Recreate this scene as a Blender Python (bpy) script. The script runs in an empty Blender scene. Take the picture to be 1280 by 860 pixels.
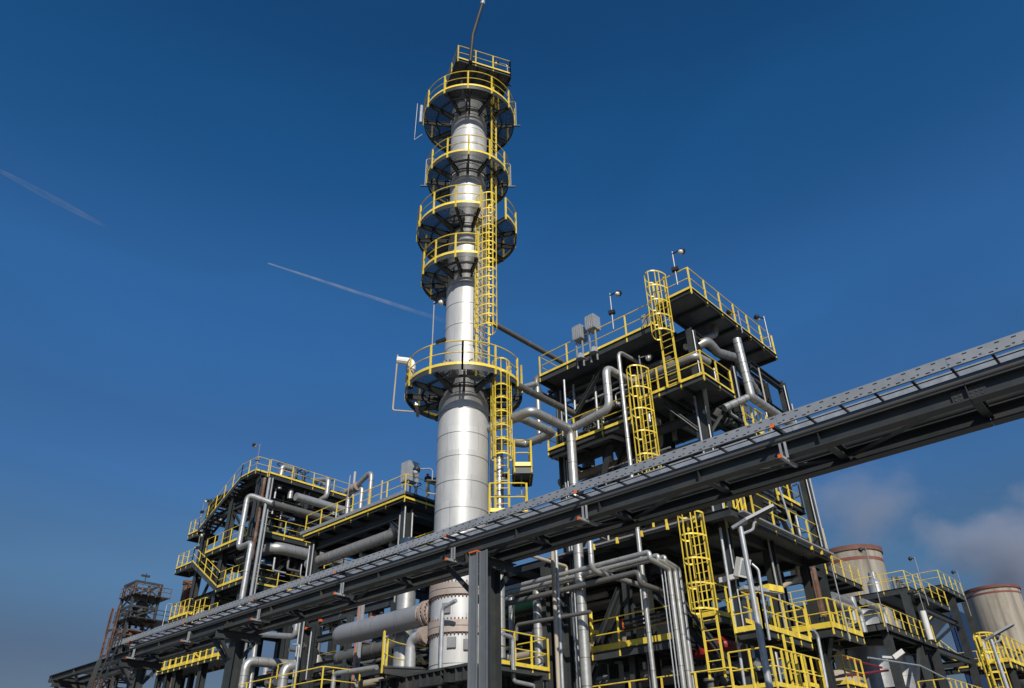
import bpy, math, random
from mathutils import Vector, Matrix
random.seed(7)
R = math.radians
V = Vector
sc = bpy.context.scene
col = sc.collection

# ------------------------------------------------------------------ camera
F, CX, CY = 940.0, 640.0, 430.0
CAM = V((0, 0, 1.7))
_up = V((-30., 1504., 940.)).normalized()
_fw = (V((0, 0, 1)) - _up * _up.z).normalized()
_rt = _up.cross(_fw)
if _rt.x < 0: _rt = -_rt
_a = R(42.6)
_X = _fw * math.cos(_a) + _rt * math.sin(_a)
_Y = _fw * math.sin(_a) - _rt * math.cos(_a)
def c2w(c): return V((_X.dot(c), _Y.dot(c), _up.dot(c)))
cd = bpy.data.cameras.new('camera')
cd.sensor_width = 36.0
cd.lens = F / 1280 * 36
cd.clip_start = 0.1
cd.clip_end = 60000
cam = bpy.data.objects.new('camera', cd)
col.objects.link(cam)
r_, u_, f_ = c2w(V((1, 0, 0))), c2w(V((0, 1, 0))), c2w(V((0, 0, 1)))
m = Matrix(((r_.x, u_.x, -f_.x, CAM.x), (r_.y, u_.y, -f_.y, CAM.y), (r_.z, u_.z, -f_.z, CAM.z), (0, 0, 0, 1)))
cam.matrix_world = m
sc.camera = cam
def at(px, py, X=None, Y=None, Z=None, D=None):
    """survey helper: point on a plane of the plant seen at a place in the photograph"""
    r = c2w(V(((px - CX) / F, -(py - CY) / F, 1)))
    if X is not None: t = (X - CAM.x) / r.x
    elif Y is not None: t = (Y - CAM.y) / r.y
    elif Z is not None: t = (Z - CAM.z) / r.z
    else: t = D / math.hypot(r.x, r.y)
    return CAM + r * t

# ------------------------------------------------------------------ materials
MATS = {}
def mat(name, base, metallic=0.0, rough=0.5, var=0.15, vscale=2.0, stretch=(1, 1, 1), bump=0.0, bscale=8.0,
        dirt=None, dirt_amt=0.0, dscale=1.5, spec=0.5, alpha=None, ovar=0.12):
    mt = bpy.data.materials.new(name)
    mt.use_nodes = True
    nt = mt.node_tree
    n = nt.nodes; l = nt.links
    b = n['Principled BSDF']
    b.inputs['Metallic'].default_value = metallic
    b.inputs['Roughness'].default_value = rough
    b.inputs['Specular IOR Level'].default_value = spec
    tc = n.new('ShaderNodeTexCoord')
    mp = n.new('ShaderNodeMapping'); mp.inputs['Scale'].default_value = stretch
    l.new(tc.outputs['Object'], mp.inputs['Vector'])
    nz = n.new('ShaderNodeTexNoise'); nz.inputs['Scale'].default_value = vscale; nz.inputs['Detail'].default_value = 6
    nz.inputs['Roughness'].default_value = 0.65
    l.new(mp.outputs[0], nz.inputs['Vector'])
    cr = n.new('ShaderNodeValToRGB')
    e = cr.color_ramp.elements
    e[0].position = 0.3; e[1].position = 0.72
    e[0].color = tuple(max(0, c * (1 - var)) for c in base) + (1,)
    e[1].color = tuple(min(1, c * (1 + var)) for c in base) + (1,)
    l.new(nz.outputs['Fac'], cr.inputs[0])
    out = cr.outputs[0]
    if dirt:
        nd = n.new('ShaderNodeTexNoise'); nd.inputs['Scale'].default_value = dscale; nd.inputs['Detail'].default_value = 8
        nd.inputs['Roughness'].default_value = 0.7
        l.new(mp.outputs[0], nd.inputs['Vector'])
        rr = n.new('ShaderNodeValToRGB'); rr.color_ramp.elements[0].position = 0.5; rr.color_ramp.elements[1].position = 0.68
        rr.color_ramp.elements[1].color = (dirt_amt,) * 3 + (1,)
        l.new(nd.outputs['Fac'], rr.inputs[0])
        mx = n.new('ShaderNodeMix'); mx.data_type = 'RGBA'
        l.new(rr.outputs[0], mx.inputs['Factor']); l.new(out, mx.inputs['A'])
        mx.inputs['B'].default_value = tuple(dirt) + (1,)
        out = mx.outputs['Result']
    # each piece weathers a little differently
    oi = n.new('ShaderNodeObjectInfo'); orr = n.new('ShaderNodeMapRange'); orr.inputs['To Min'].default_value = 1 - ovar; orr.inputs['To Max'].default_value = 1 + ovar
    l.new(oi.outputs['Random'], orr.inputs[0])
    vs = n.new('ShaderNodeVectorMath'); vs.operation = 'SCALE'; l.new(out, vs.inputs[0]); l.new(orr.outputs[0], vs.inputs['Scale'])
    out = vs.outputs[0]
    l.new(out, b.inputs['Base Color'])
    # roughness wear
    mr = n.new('ShaderNodeMapRange'); mr.inputs['To Min'].default_value = max(0.05, rough - 0.09); mr.inputs['To Max'].default_value = min(1, rough + 0.09)
    l.new(nz.outputs['Fac'], mr.inputs['Value']); l.new(mr.outputs[0], b.inputs['Roughness'])
    if bump:
        nb = n.new('ShaderNodeTexNoise'); nb.inputs['Scale'].default_value = bscale; nb.inputs['Detail'].default_value = 3
        l.new(mp.outputs[0], nb.inputs['Vector'])
        bp = n.new('ShaderNodeBump'); bp.inputs['Strength'].default_value = bump; bp.inputs['Distance'].default_value = 0.03
        l.new(nb.outputs['Fac'], bp.inputs['Height']); l.new(bp.outputs[0], b.inputs['Normal'])
    if alpha is not None:
        b.inputs['Alpha'].default_value = alpha
    MATS[name] = mt
    return mt

mat('clad', (0.58, 0.585, 0.58), 0.22, 0.46, 0.09, 0.9, (1, 1, 0.25), 0.10, 1.6, dirt=(0.38, 0.37, 0.34), dirt_amt=0.5, dscale=1.2, ovar=.02)
mat('pipe_clad', (0.44, 0.445, 0.44), 0.55, 0.42, 0.10, 3.0, (1, 1, 1), 0.12, 9.0, dirt=(0.34, 0.32, 0.28), dirt_amt=0.5, dscale=2.5)
mat('seam', (0.26, 0.26, 0.25), 0.6, 0.5)
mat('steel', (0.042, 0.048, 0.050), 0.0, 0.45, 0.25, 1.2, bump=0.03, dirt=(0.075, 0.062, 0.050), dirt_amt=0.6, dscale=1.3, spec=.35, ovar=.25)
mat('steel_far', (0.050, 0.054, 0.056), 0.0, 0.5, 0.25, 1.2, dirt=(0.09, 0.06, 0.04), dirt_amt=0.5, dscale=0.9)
mat('grey_pipe', (0.15, 0.15, 0.145), 0.2, 0.42, 0.2, 1.5, dirt=(0.09, 0.075, 0.06), dirt_amt=0.5)
mat('primer', (0.25, 0.26, 0.28), 0.1, 0.42, 0.1, 1.0, bump=0.03, dirt=(0.2, 0.18, 0.16), dirt_amt=0.4)
mat('yellow', (0.85, 0.64, 0.075), 0.0, 0.40, 0.08, 2.5, dirt=(0.45, 0.29, 0.06), dirt_amt=0.7, dscale=2.2)
mat('galv', (0.42, 0.44, 0.46), 0.35, 0.42, 0.18, 5.0, dirt=(0.28, 0.27, 0.26), dirt_amt=0.4, dscale=4)
mat('galv_dull', (0.30, 0.32, 0.345), 0.15, 0.5, 0.14, 4.0, dirt=(0.19, 0.19, 0.19), dirt_amt=0.4, dscale=2)
mat('orange', (0.75, 0.15, 0.03), 0.0, 0.5, 0.1)
mat('rust', (0.13, 0.065, 0.040), 0.0, 0.8, 0.45, 2.0, bump=0.15, dirt=(0.30, 0.27, 0.25), dirt_amt=0.7, dscale=1.2)
mat('flange', (0.40, 0.34, 0.30), 0.1, 0.6, 0.15, 3.0, dirt=(0.30, 0.17, 0.13), dirt_amt=0.8, dscale=3.0)
mat('bolt', (0.16, 0.09, 0.065), 0.3, 0.65, 0.3, 6.0)
mat('white', (0.74, 0.73, 0.70), 0.0, 0.4, 0.05)
mat('lampglass', (0.62, 0.60, 0.54), 0.1, 0.15, 0.05)
mat('black', (0.016, 0.017, 0.018), 0.0, 0.5, 0.2)
mat('blue', (0.012, 0.045, 0.13), 0.0, 0.4, 0.15)
mat('blue_dark', (0.010, 0.035, 0.11), 0.0, 0.6, 0.15)
mat('red', (0.22, 0.012, 0.012), 0.0, 0.45, 0.15)
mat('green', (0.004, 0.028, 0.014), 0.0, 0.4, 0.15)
mat('beige', (0.42, 0.36, 0.28), 0.0, 0.7, 0.2, 0.8)
mat('ground', (0.15, 0.14, 0.125), 0.0, 0.9, 0.3, 0.15, bump=0.3, bscale=3.0, dirt=(0.09, 0.095, 0.06), dirt_amt=0.7, dscale=0.05)
mat('pavement', (0.26, 0.25, 0.235), 0.0, 0.85, 0.2, 0.4, bump=0.1, bscale=3.0, dirt=(0.17, 0.165, 0.15), dirt_amt=0.7, dscale=0.3)
mat('riser', (0.15, 0.165, 0.185), 0.15, 0.5, 0.14, 4.0, dirt=(0.12, 0.12, 0.12), dirt_amt=0.5, dscale=2)
mat('grating', (0.10, 0.11, 0.118), 0.3, 0.55, 0.2, 6.0, alpha=0.52)
mat('grating_dense', (0.14, 0.15, 0.158), 0.1, 0.6, 0.25, 1.5, alpha=0.93, dirt=(0.08, 0.08, 0.08), dirt_amt=.7, dscale=1.0)
# perforated sheet: punched slots as a surface pattern
pm = mat('perforated', (0.31, 0.33, 0.36), 0.15, 0.5, 0.14, 4.0, dirt=(0.19, 0.19, 0.19), dirt_amt=0.4, dscale=2)
def _perf(pm):
    nt = pm.node_tree; n = nt.nodes; l = nt.links; b = n['Principled BSDF']
    src = b.inputs['Base Color'].links[0].from_socket
    tc = n.new('ShaderNodeTexCoord'); sp = n.new('ShaderNodeSeparateXYZ'); l.new(tc.outputs['Object'], sp.inputs[0])
    def mth(op, a, c=None):
        m_ = n.new('ShaderNodeMath'); m_.operation = op
        for i, x in enumerate((a, c)):
            if x is None: continue
            if isinstance(x, (int, float)): m_.inputs[i].default_value = x
            else: l.new(x, m_.inputs[i])
        return m_.outputs[0]
    def row(zoff, ph, wy, wz):
        fy = mth('FRACT', mth('ADD', mth('MULTIPLY', sp.outputs['Y'], 1 / .24), ph))
        a = mth('LESS_THAN', fy, wy)
        z = mth('LESS_THAN', mth('ABSOLUTE', mth('SUBTRACT', sp.outputs['Z'], zoff)), wz)
        return mth('MULTIPLY', a, z)
    tot = mth('MAXIMUM', row(.148, 0, .3, .011), mth('MAXIMUM', row(.02, .5, .3, .011), row(.045, .8, .16, .012)))
    mx = n.new('ShaderNodeMix'); mx.data_type = 'RGBA'; l.new(tot, mx.inputs['Factor']); l.new(src, mx.inputs['A']); mx.inputs['B'].default_value = (.02, .02, .02, 1)
    l.new(mx.outputs['Result'], b.inputs['Base Color'])
_perf(pm)
def _panels(cm):
    # cladding sheets: upright lap joints and a slightly different tone from sheet to sheet
    nt = cm.node_tree; n = nt.nodes; l = nt.links; b = n['Principled BSDF']
    src = b.inputs['Base Color'].links[0].from_socket
    tc = n.new('ShaderNodeTexCoord'); sp = n.new('ShaderNodeSeparateXYZ'); l.new(tc.outputs['Object'], sp.inputs[0])
    def mth(op, a, c=None):
        m_ = n.new('ShaderNodeMath'); m_.operation = op
        for i, x in enumerate((a, c)):
            if x is None: continue
            if isinstance(x, (int, float)): m_.inputs[i].default_value = x
            else: l.new(x, m_.inputs[i])
        return m_.outputs[0]
    row = mth('FLOOR', mth('MULTIPLY', mth('ADD', sp.outputs['Z'], .55), .985))
    u = mth('ADD', mth('MULTIPLY', mth('ARCTAN2', sp.outputs['Y'], sp.outputs['X']), 5 / 6.2832), mth('MULTIPLY', row, .383))
    line = mth('LESS_THAN', mth('FRACT', u), .012)
    cv = n.new('ShaderNodeCombineXYZ'); l.new(mth('FLOOR', u), cv.inputs[0]); l.new(row, cv.inputs[1])
    wn = n.new('ShaderNodeTexWhiteNoise'); l.new(cv.outputs[0], wn.inputs[0])
    f = mth('MULTIPLY', mth('SUBTRACT', 1.06, mth('MULTIPLY', wn.outputs['Value'], .16)), mth('SUBTRACT', 1.0, mth('MULTIPLY', line, .4)))
    mx = n.new('ShaderNodeMix'); mx.data_type = 'RGBA'; mx.blend_type = 'MULTIPLY'; mx.inputs['Factor'].default_value = 1
    cc = n.new('ShaderNodeCombineColor'); [l.new(f, cc.inputs[i]) for i in range(3)]
    l.new(src, mx.inputs['A']); l.new(cc.outputs[0], mx.inputs['B']); l.new(mx.outputs['Result'], b.inputs['Base Color'])
_panels(MATS['clad'])
M = MATS

# ------------------------------------------------------------------ mesh builder
def perp(d):
    d = d.normalized()
    a = V((0, 0, 1)) if abs(d.z) < 0.95 else V((1, 0, 0))
    s = d.cross(a).normalized()
    return s, s.cross(d).normalized()

def fillet(path, rad, seg=5):
    pts = [V(p) for p in path]
    if rad <= 0 or len(pts) < 3: return pts
    out = [pts[0]]
    for i in range(1, len(pts) - 1):
        p, a, b = pts[i], pts[i - 1], pts[i + 1]
        d1 = a - p; d2 = b - p
        if d1.length < 1e-6 or d2.length < 1e-6: continue
        l1, l2 = d1.length, d2.length
        d1.normalize(); d2.normalize()
        ang = d1.angle(d2)
        if ang > 3.1: out.append(p); continue
        t = min(rad / math.tan(ang / 2), l1 * 0.49, l2 * 0.49)
        q0 = p + d1 * t; q1 = p + d2 * t
        for k in range(seg + 1):
            s = k / seg
            out.append(q0 * (1 - s) ** 2 + p * 2 * s * (1 - s) + q1 * s ** 2)
    out.append(pts[-1])
    return out

class MB:
    def __init__(s): s.v = []; s.f = []; s.mi = {}
    def add(s, vs, fs):
        o = len(s.v)
        s.v += [tuple(p) for p in vs]
        s.f += [tuple(i + o for i in f) for f in fs]
        return s
    def box(s, a, b):
        x0, y0, z0 = a; x1, y1, z1 = b
        vs = [(x0, y0, z0), (x1, y0, z0), (x1, y1, z0), (x0, y1, z0), (x0, y0, z1), (x1, y0, z1), (x1, y1, z1), (x0, y1, z1)]
        return s.add(vs, [(0, 3, 2, 1), (4, 5, 6, 7), (0, 1, 5, 4), (1, 2, 6, 5), (2, 3, 7, 6), (3, 0, 4, 7)])
    def prof(s, p, q, poly, up=None):
        p = V(p); q = V(q); d = (q - p)
        if d.length < 1e-6: return s
        d.normalize()
        if up is None: sd, u = perp(d)
        else:
            up = V(up); sd = d.cross(up).normalized(); u = sd.cross(d).normalized()
        n = len(poly)
        vs = [p + sd * a + u * b for a, b in poly] + [q + sd * a + u * b for a, b in poly]
        fs = [(i, (i + 1) % n, n + (i + 1) % n, n + i) for i in range(n)]
        fs += [tuple(range(n))[::-1], tuple(range(n, 2 * n))]
        return s.add(vs, fs)
    def beam(s, p, q, w, h, up=None):
        w /= 2; h /= 2
        return s.prof(p, q, [(-w, -h), (w, -h), (w, h), (-w, h)], up)
    def ibeam(s, p, q, h, b, up=None, tw=0.014, tf=0.022):
        h /= 2; b /= 2; tw /= 2
        return s.prof(p, q, [(-b, -h), (b, -h), (b, -h + tf), (tw, -h + tf), (tw, h - tf), (b, h - tf), (b, h), (-b, h), (-b, h - tf), (-tw, h - tf), (-tw, -h + tf), (-b, -h + tf)], up)
    def channel(s, p, q, h, b, up=None, t=0.012):
        h /= 2
        return s.prof(p, q, [(0, -h), (b, -h), (b, -h + t), (t, -h + t), (t, h - t), (b, h - t), (b, h), (0, h)], up)
    def tube(s, path, r, n=10, bend=0.0, seg=5, closed=False, cap=True, bands=None):
        pts = fillet(path, bend, seg) if bend else [V(p) for p in path]
        P = [pts[0]]
        for p in pts[1:]:
            if (p - P[-1]).length > 1e-5: P.append(p)
        pts = P
        if len(pts) < 2: return s
        rad = None; bseg = set()
        if bands:
            Q = [pts[0]]; rad = [r]; w_ = 0.016; acc = bands * .5
            for a_, b_ in zip(pts[:-1], pts[1:]):
                L = (b_ - a_).length; dv = (b_ - a_) / L; x = acc
                while x < L:
                    if .05 < x < L - .05:
                        i0 = len(Q)
                        Q += [a_ + dv * (x - w_), a_ + dv * (x - w_ + .003), a_ + dv * (x + w_ - .003), a_ + dv * (x + w_)]
                        k_ = r * 1.03 + .004
                        rad += [r, k_, k_, r]; bseg |= {i0, i0 + 1, i0 + 2}
                    x += bands
                acc = x - L
                Q.append(b_); rad.append(r)
            pts = Q
        m = len(pts)
        vs = []; sd = None
        for i, p in enumerate(pts):
            if closed: d = pts[(i + 1) % m] - pts[i - 1]
            elif i == 0: d = pts[1] - p
            elif i == m - 1: d = p - pts[i - 1]
            else: d = (pts[i + 1] - p).normalized() + (p - pts[i - 1]).normalized()
            d.normalize()
            if sd is None: sd, u = perp(d)
            else:
                sd = (sd - d * sd.dot(d)).normalized(); u = sd.cross(d).normalized()
            rr = rad[i] if rad else r
            for k in range(n):
                a = 2 * math.pi * k / n
                vs.append(p + sd * (rr * math.cos(a)) + u * (rr * math.sin(a)))
        fs = []
        for i in bseg:
            for k in range(n): s.mi[len(s.f) + i * n + k] = 1
        mm = m if closed else m - 1
        for i in range(mm):
            j = (i + 1) % m
            for k in range(n):
                k2 = (k + 1) % n
                fs.append((i * n + k, i * n + k2, j * n + k2, j * n + k))
        if cap and not closed:
            fs.append(tuple(range(n))[::-1]); fs.append(tuple((m - 1) * n + k for k in range(n)))
        return s.add(vs, fs)
    def lathe(s, c, pr, n=24, axis=(0, 0, 1), seams=()):
        if seams:
            q = [pr[0]]; bs = set()
            for (ra, za), (rb, zb) in zip(pr[:-1], pr[1:]):
                for z in sorted(seams):
                    if za + .03 < z < zb - .03:
                        t_ = (z - za) / (zb - za); rr = ra + (rb - ra) * t_; i0 = len(q)
                        q += [(rr, z - .014), (rr + .007, z - .012), (rr + .007, z + .012), (rr, z + .014)]; bs |= {i0, i0 + 1, i0 + 2}
                q.append((rb, zb))
            pr = q
            for i in bs:
                for k in range(n): s.mi[len(s.f) + i * n + k] = 1
        c = V(c); d = V(axis).normalized(); sd, u = perp(d)
        vs = []
        for r, z in pr:
            for k in range(n):
                a = 2 * math.pi * k / n
                vs.append(c + d * z + sd * (r * math.cos(a)) + u * (r * math.sin(a)))
        fs = []
        for i in range(len(pr) - 1):
            for k in range(n):
                k2 = (k + 1) % n
                fs.append((i * n + k, i * n + k2, (i + 1) * n + k2, (i + 1) * n + k))
        fs.append(tuple(range(n))[::-1]); fs.append(tuple((len(pr) - 1) * n + k for k in range(n)))
        return s.add(vs, fs)
    def cyl(s, p, q, r, n=12): return s.tube([p, q], r, n)
    def sphere(s, c, r, n=12, sq=(1, 1, 1)):
        c = V(c); vs = []; h = n // 2
        for i in range(1, h):
            t = math.pi * i / h
            for k in range(n):
                a = 2 * math.pi * k / n
                vs.append(c + V((r * sq[0] * math.sin(t) * math.cos(a), r * sq[1] * math.sin(t) * math.sin(a), r * sq[2] * math.cos(t))))
        top = len(vs); vs.append(c + V((0, 0, r * sq[2]))); vs.append(c - V((0, 0, r * sq[2])))
        fs = []
        for i in range(h - 2):
            for k in range(n):
                k2 = (k + 1) % n
                fs.append((i * n + k, (i + 1) * n + k, (i + 1) * n + k2, i * n + k2))
        for k in range(n):
            k2 = (k + 1) % n
            fs.append((top, k, k2)); fs.append((top + 1, (h - 2) * n + k2, (h - 2) * n + k))
        return s.add(vs, fs)
    def plate(s, poly, z0, z1):
        n = len(poly)
        vs = [(p[0], p[1], z0) for p in poly] + [(p[0], p[1], z1) for p in poly]
        fs = [tuple(range(n))[::-1], tuple(range(n, 2 * n))] + [(i, (i + 1) % n, n + (i + 1) % n, n + i) for i in range(n)]
        return s.add(vs, fs)
    def arcplate(s, c, r0, r1, z0, z1, a0, a1, n=24):
        c = V(c); vs = []
        for i in range(n + 1):
            a = a0 + (a1 - a0) * i / n
            for r, z in ((r0, z0), (r1, z0), (r1, z1), (r0, z1)):
                vs.append((c.x + r * math.cos(a), c.y + r * math.sin(a), z))
        fs = []
        for i in range(n):
            for k in range(4):
                k2 = (k + 1) % 4
                fs.append((i * 4 + k, i * 4 + k2, (i + 1) * 4 + k2, (i + 1) * 4 + k))
        fs.append((0, 1, 2, 3)); fs.append((n * 4 + 3, n * 4 + 2, n * 4 + 1, n * 4))
        return s.add(vs, fs)
    def build(s, name, material, parent=None, smooth=35):
        o0 = ORG.get(root_of(parent).name, V((0, 0, 0))) if parent else V((0, 0, 0))
        me = bpy.data.meshes.new(name)
        me.from_pydata([(a - o0.x, b - o0.y, c - o0.z) for a, b, c in s.v], [], s.f)
        me.materials.append(M[material] if isinstance(material, str) else material)
        if s.mi:
            me.materials.append(M['seam'])
            for i_, k_ in s.mi.items(): me.polygons[i_].material_index = k_
        import bmesh
        bm = bmesh.new(); bm.from_mesh(me); bmesh.ops.recalc_face_normals(bm, faces=bm.faces); bm.to_mesh(me); bm.free()
        if smooth:
            me.polygons.foreach_set('use_smooth', [True] * len(me.polygons))
            me.set_sharp_from_angle(angle=R(smooth))
        me.update()
        o = bpy.data.objects.new(name, me); col.objects.link(o)
        if parent: o.parent = parent
        return o
ORG = {}
def root_of(o):
    while o.parent: o = o.parent
    return o
LABELS = []
def thing(name, label, cat, loc, group=None):
    o = bpy.data.objects.new(name, None); col.objects.link(o)
    o.location = V(loc); o.empty_display_size = 0.3
    o['label'] = label; o['category'] = cat
    if group: o['group'] = group
    ORG[o.name] = V(loc); LABELS.append(label)
    return o
def solo(mb, name, material, label, cat, group=None, smooth=35):
    """a thing that is one mesh"""
    xs = [p[0] for p in mb.v]; ys = [p[1] for p in mb.v]; zs = [p[2] for p in mb.v]
    c = V((sum(xs) / len(xs), sum(ys) / len(ys), min(zs)))
    mb.v = [(a - c.x, b - c.y, d - c.z) for a, b, d in mb.v]
    o = mb.build(name, material, None, smooth); o.location = c
    o['label'] = label; o['category'] = cat
    if group: o['group'] = group
    LABELS.append(label)
    return o
def copy_tree(o, parent=None):
    c = o.copy(); col.objects.link(c); c.parent = parent
    for ch in list(o.children): copy_tree(ch, c)
    return c
def place(proto, loc, rz, label, group=None):
    """first use moves the proto itself, later uses copy it with its parts"""
    o = proto if not proto.get('_used') else copy_tree(proto)
    if '_used' in o: del o['_used']
    o.location = V(loc); o.rotation_euler = (0, 0, rz)
    o['label'] = label
    if group: o['group'] = group
    return o

# ------------------------------------------------------------------ reusable kit
def resample(path, step):
    """points along a polyline, ends included, roughly equally spaced on each leg"""
    out = [V(path[0])]
    for a, b in zip(path[:-1], path[1:]):
        a = V(a); b = V(b); n = max(1, round((b - a).length / step))
        for i in range(1, n + 1): out.append(a.lerp(b, i / n))
    return out
def handrail(parent, path, h=1.1, step=1.3, toe=0.13, pr=0.024, pw=0.06, drop=0.25, posts=None, m='yellow', bend=0.18, closed=False):
    """handrail along the deck edge path: rails, toe board and its own posts"""
    path = [V(p) for p in path]
    mb = MB()
    up = V((0, 0, 1))
    for hh, rr in ((h, pr), (h * 0.52, pr * 0.85)):
        mb.tube([p + up * hh for p in path], rr, 6, bend=bend if not closed else 0, seg=4, closed=closed)
    rail = mb.build('handrail', m, parent)
    pts = posts if posts is not None else resample(path, step)
    for p in pts:
        q = MB(); p = V(p)
        q.beam(p - up * drop, p + up * h, pw, pw * 0.7)
        q.build('handrail_post', m, rail)
    if toe:
        t = MB()
        seq = list(zip(path[:-1], path[1:]))
        if closed: seq.append((path[-1], path[0]))
        for a, b in seq: t.beam(a + up * (toe / 2 + .02), b + up * (toe / 2 + .02), 0.012, toe, up)
        t.build('toe_board', m, rail)
    return rail
def platform(name, label, cat, poly, z, rails, loc=None, group=None, thick=0.22, beams=True, step=1.3, grid=None, toe=0.13, drop=0.25, deckmat='grating_dense', edge='steel', pw=.06, pr=.024):
    c = V((sum(p[0] for p in poly) / len(poly), sum(p[1] for p in poly) / len(poly), z)) if loc is None else V(loc)
    t = thing(name, label, cat, c, group)
    MB().plate(poly, z - 0.035, z).build('deck', deckmat, t, 0)
    n = len(poly)
    for i in range(n):
        a, b = poly[i], poly[(i + 1) % n]
        e = MB(); d = (V((b[0], b[1], 0)) - V((a[0], a[1], 0)))
        if d.length < 0.05: continue
        e.channel((a[0], a[1], z - thick / 2 - .004), (b[0], b[1], z - thick / 2 - .004), thick, 0.07, (0, 0, 1))
        e.build('edge_channel', edge, t, 0)
    if beams:
        xs = [p[0] for p in poly]; ys = [p[1] for p in poly]
        x0, x1, y0, y1 = min(xs), max(xs), min(ys), max(ys)
        if n == 4:
            L = grid or 1.4
            if (x1 - x0) < (y1 - y0):
                k = max(1, round((y1 - y0) / L))
                for i in range(1, k): MB().ibeam((x0 + .09, y0 + (y1 - y0) * i / k, z - .13), (x1 - .09, y0 + (y1 - y0) * i / k, z - .13), .16, .1, (0, 0, 1)).build('deck_joist', 'steel', t, 0)
            else:
                k = max(1, round((x1 - x0) / L))
                for i in range(1, k): MB().ibeam((x0 + (x1 - x0) * i / k, y0 + .09, z - .13), (x0 + (x1 - x0) * i / k, y1 - .09, z - .13), .16, .1, (0, 0, 1)).build('deck_joist', 'steel', t, 0)
    for rp in rails:
        handrail(t, [(p[0], p[1], z) if len(p) == 2 else p for p in rp], step=step, toe=toe, drop=drop, pw=pw, pr=pr)
    return t
def ladder(name, label, base, top, out, width=0.45, cage_from=2.3, over=1.1, group=None, rung=0.30, rails=0.045, cage=True, hoop_gap=0.85, cage_r=0.38):
    """caged ladder from base to top (3d points on the ladder line); out = horizontal direction away from the wall"""
    base = V(base); top = V(top); out = V(out).normalized(); side = V((0, 0, 1)).cross(out).normalized()
    t = thing(name, label, 'ladder', base, group)
    H = (top - base).length; d = (top - base).normalized()
    for sgn in (-1, 1):
        p = base + side * (sgn * width / 2)
        MB().beam(p, p + d * (H + over), 0.07, rails, None).build('stile', 'yellow', t, 0)
    n = int(H / rung)
    for i in range(1, n + 1):
        p = base + d * (i * H / n - 0.1)
        MB().cyl(p - side * width / 2, p + side * width / 2, 0.016, 6).build('rung', 'yellow', t)
    if cage:
        k = max(2, int((H + over - cage_from) / hoop_gap) + 1)
        N = 10
        def arc(i):
            a = math.pi * (i / N)
            # hoop: from one stile round to the other
            return side * (math.cos(a) * cage_r) + out * (0.10 + math.sin(a) * (cage_r + .27))
        for j in range(k):
            p = base + d * (cage_from + (H + over - cage_from) * j / (k - 1))
            pts = [p + side * (width / 2)] + [p + arc(i) for i in range(N + 1)] + [p - side * (width / 2)]
            h = MB()
            for a, b in zip(pts[:-1], pts[1:]): h.beam(a, b, 0.012, 0.06, d)
            h.build('cage_hoop', 'yellow', t, 50)
        for i in (0, 2, 3, 5, 7, 8, 10):
            a = base + d * cage_from + arc(i); b = base + d * (H + over) + arc(i)
            MB().beam(a, b, 0.035, 0.02, None).build('cage_bar', 'yellow', t, 0)
    return t
def pipe(label, path, r, m='pipe_clad', bend=None, name='pipe', group=None, bands=None, n=12, cat='pipe', flanges=()):
    """insulated pipe as one thing; bands = spacing of the cladding seams"""
    path = [V(p) for p in path]
    b = MB(); b.tube(path, r, n, bend=(r * 2.6 if bend is None else bend), seg=6, bands=bands)
    if not flanges: return solo(b, name, m, label, cat, group)
    t = thing(name, label, cat, path[0], group)
    b.build('pipe_run', m, t)
    for p, dd in flanges:
        p = V(p); dd = V(dd).normalized()
        MB().cyl(p - dd * .07, p + dd * .07, r * 1.55, 16).build('flange', 'flange', t)
    return t
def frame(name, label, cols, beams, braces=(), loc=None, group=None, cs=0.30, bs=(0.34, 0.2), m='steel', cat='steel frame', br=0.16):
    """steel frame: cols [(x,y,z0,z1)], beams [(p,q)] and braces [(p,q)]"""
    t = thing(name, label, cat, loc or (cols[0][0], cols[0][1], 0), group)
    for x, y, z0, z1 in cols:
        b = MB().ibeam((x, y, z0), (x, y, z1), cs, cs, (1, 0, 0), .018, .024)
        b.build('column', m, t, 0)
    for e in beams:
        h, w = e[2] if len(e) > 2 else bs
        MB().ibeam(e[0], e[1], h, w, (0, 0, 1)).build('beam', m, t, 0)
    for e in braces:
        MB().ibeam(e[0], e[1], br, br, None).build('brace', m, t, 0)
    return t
def grid_frame(name, label, xs, ys, zs, top, braces=(), skip=(), **k):
    cols = [(x, y, 0, top) for x in xs for y in ys if (x, y) not in skip]
    bm = []
    c = k.get('cs', .3) / 2 + .004
    for z in zs:
        for y in ys:
            for a, b in zip(xs[:-1], xs[1:]): bm.append(((a + c, y, z), (b - c, y, z)))
        for x in xs:
            for a, b in zip(ys[:-1], ys[1:]): bm.append(((x, a + c, z), (x, b - c, z)))
    return frame(name, label, cols, bm, braces, **k)

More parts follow.
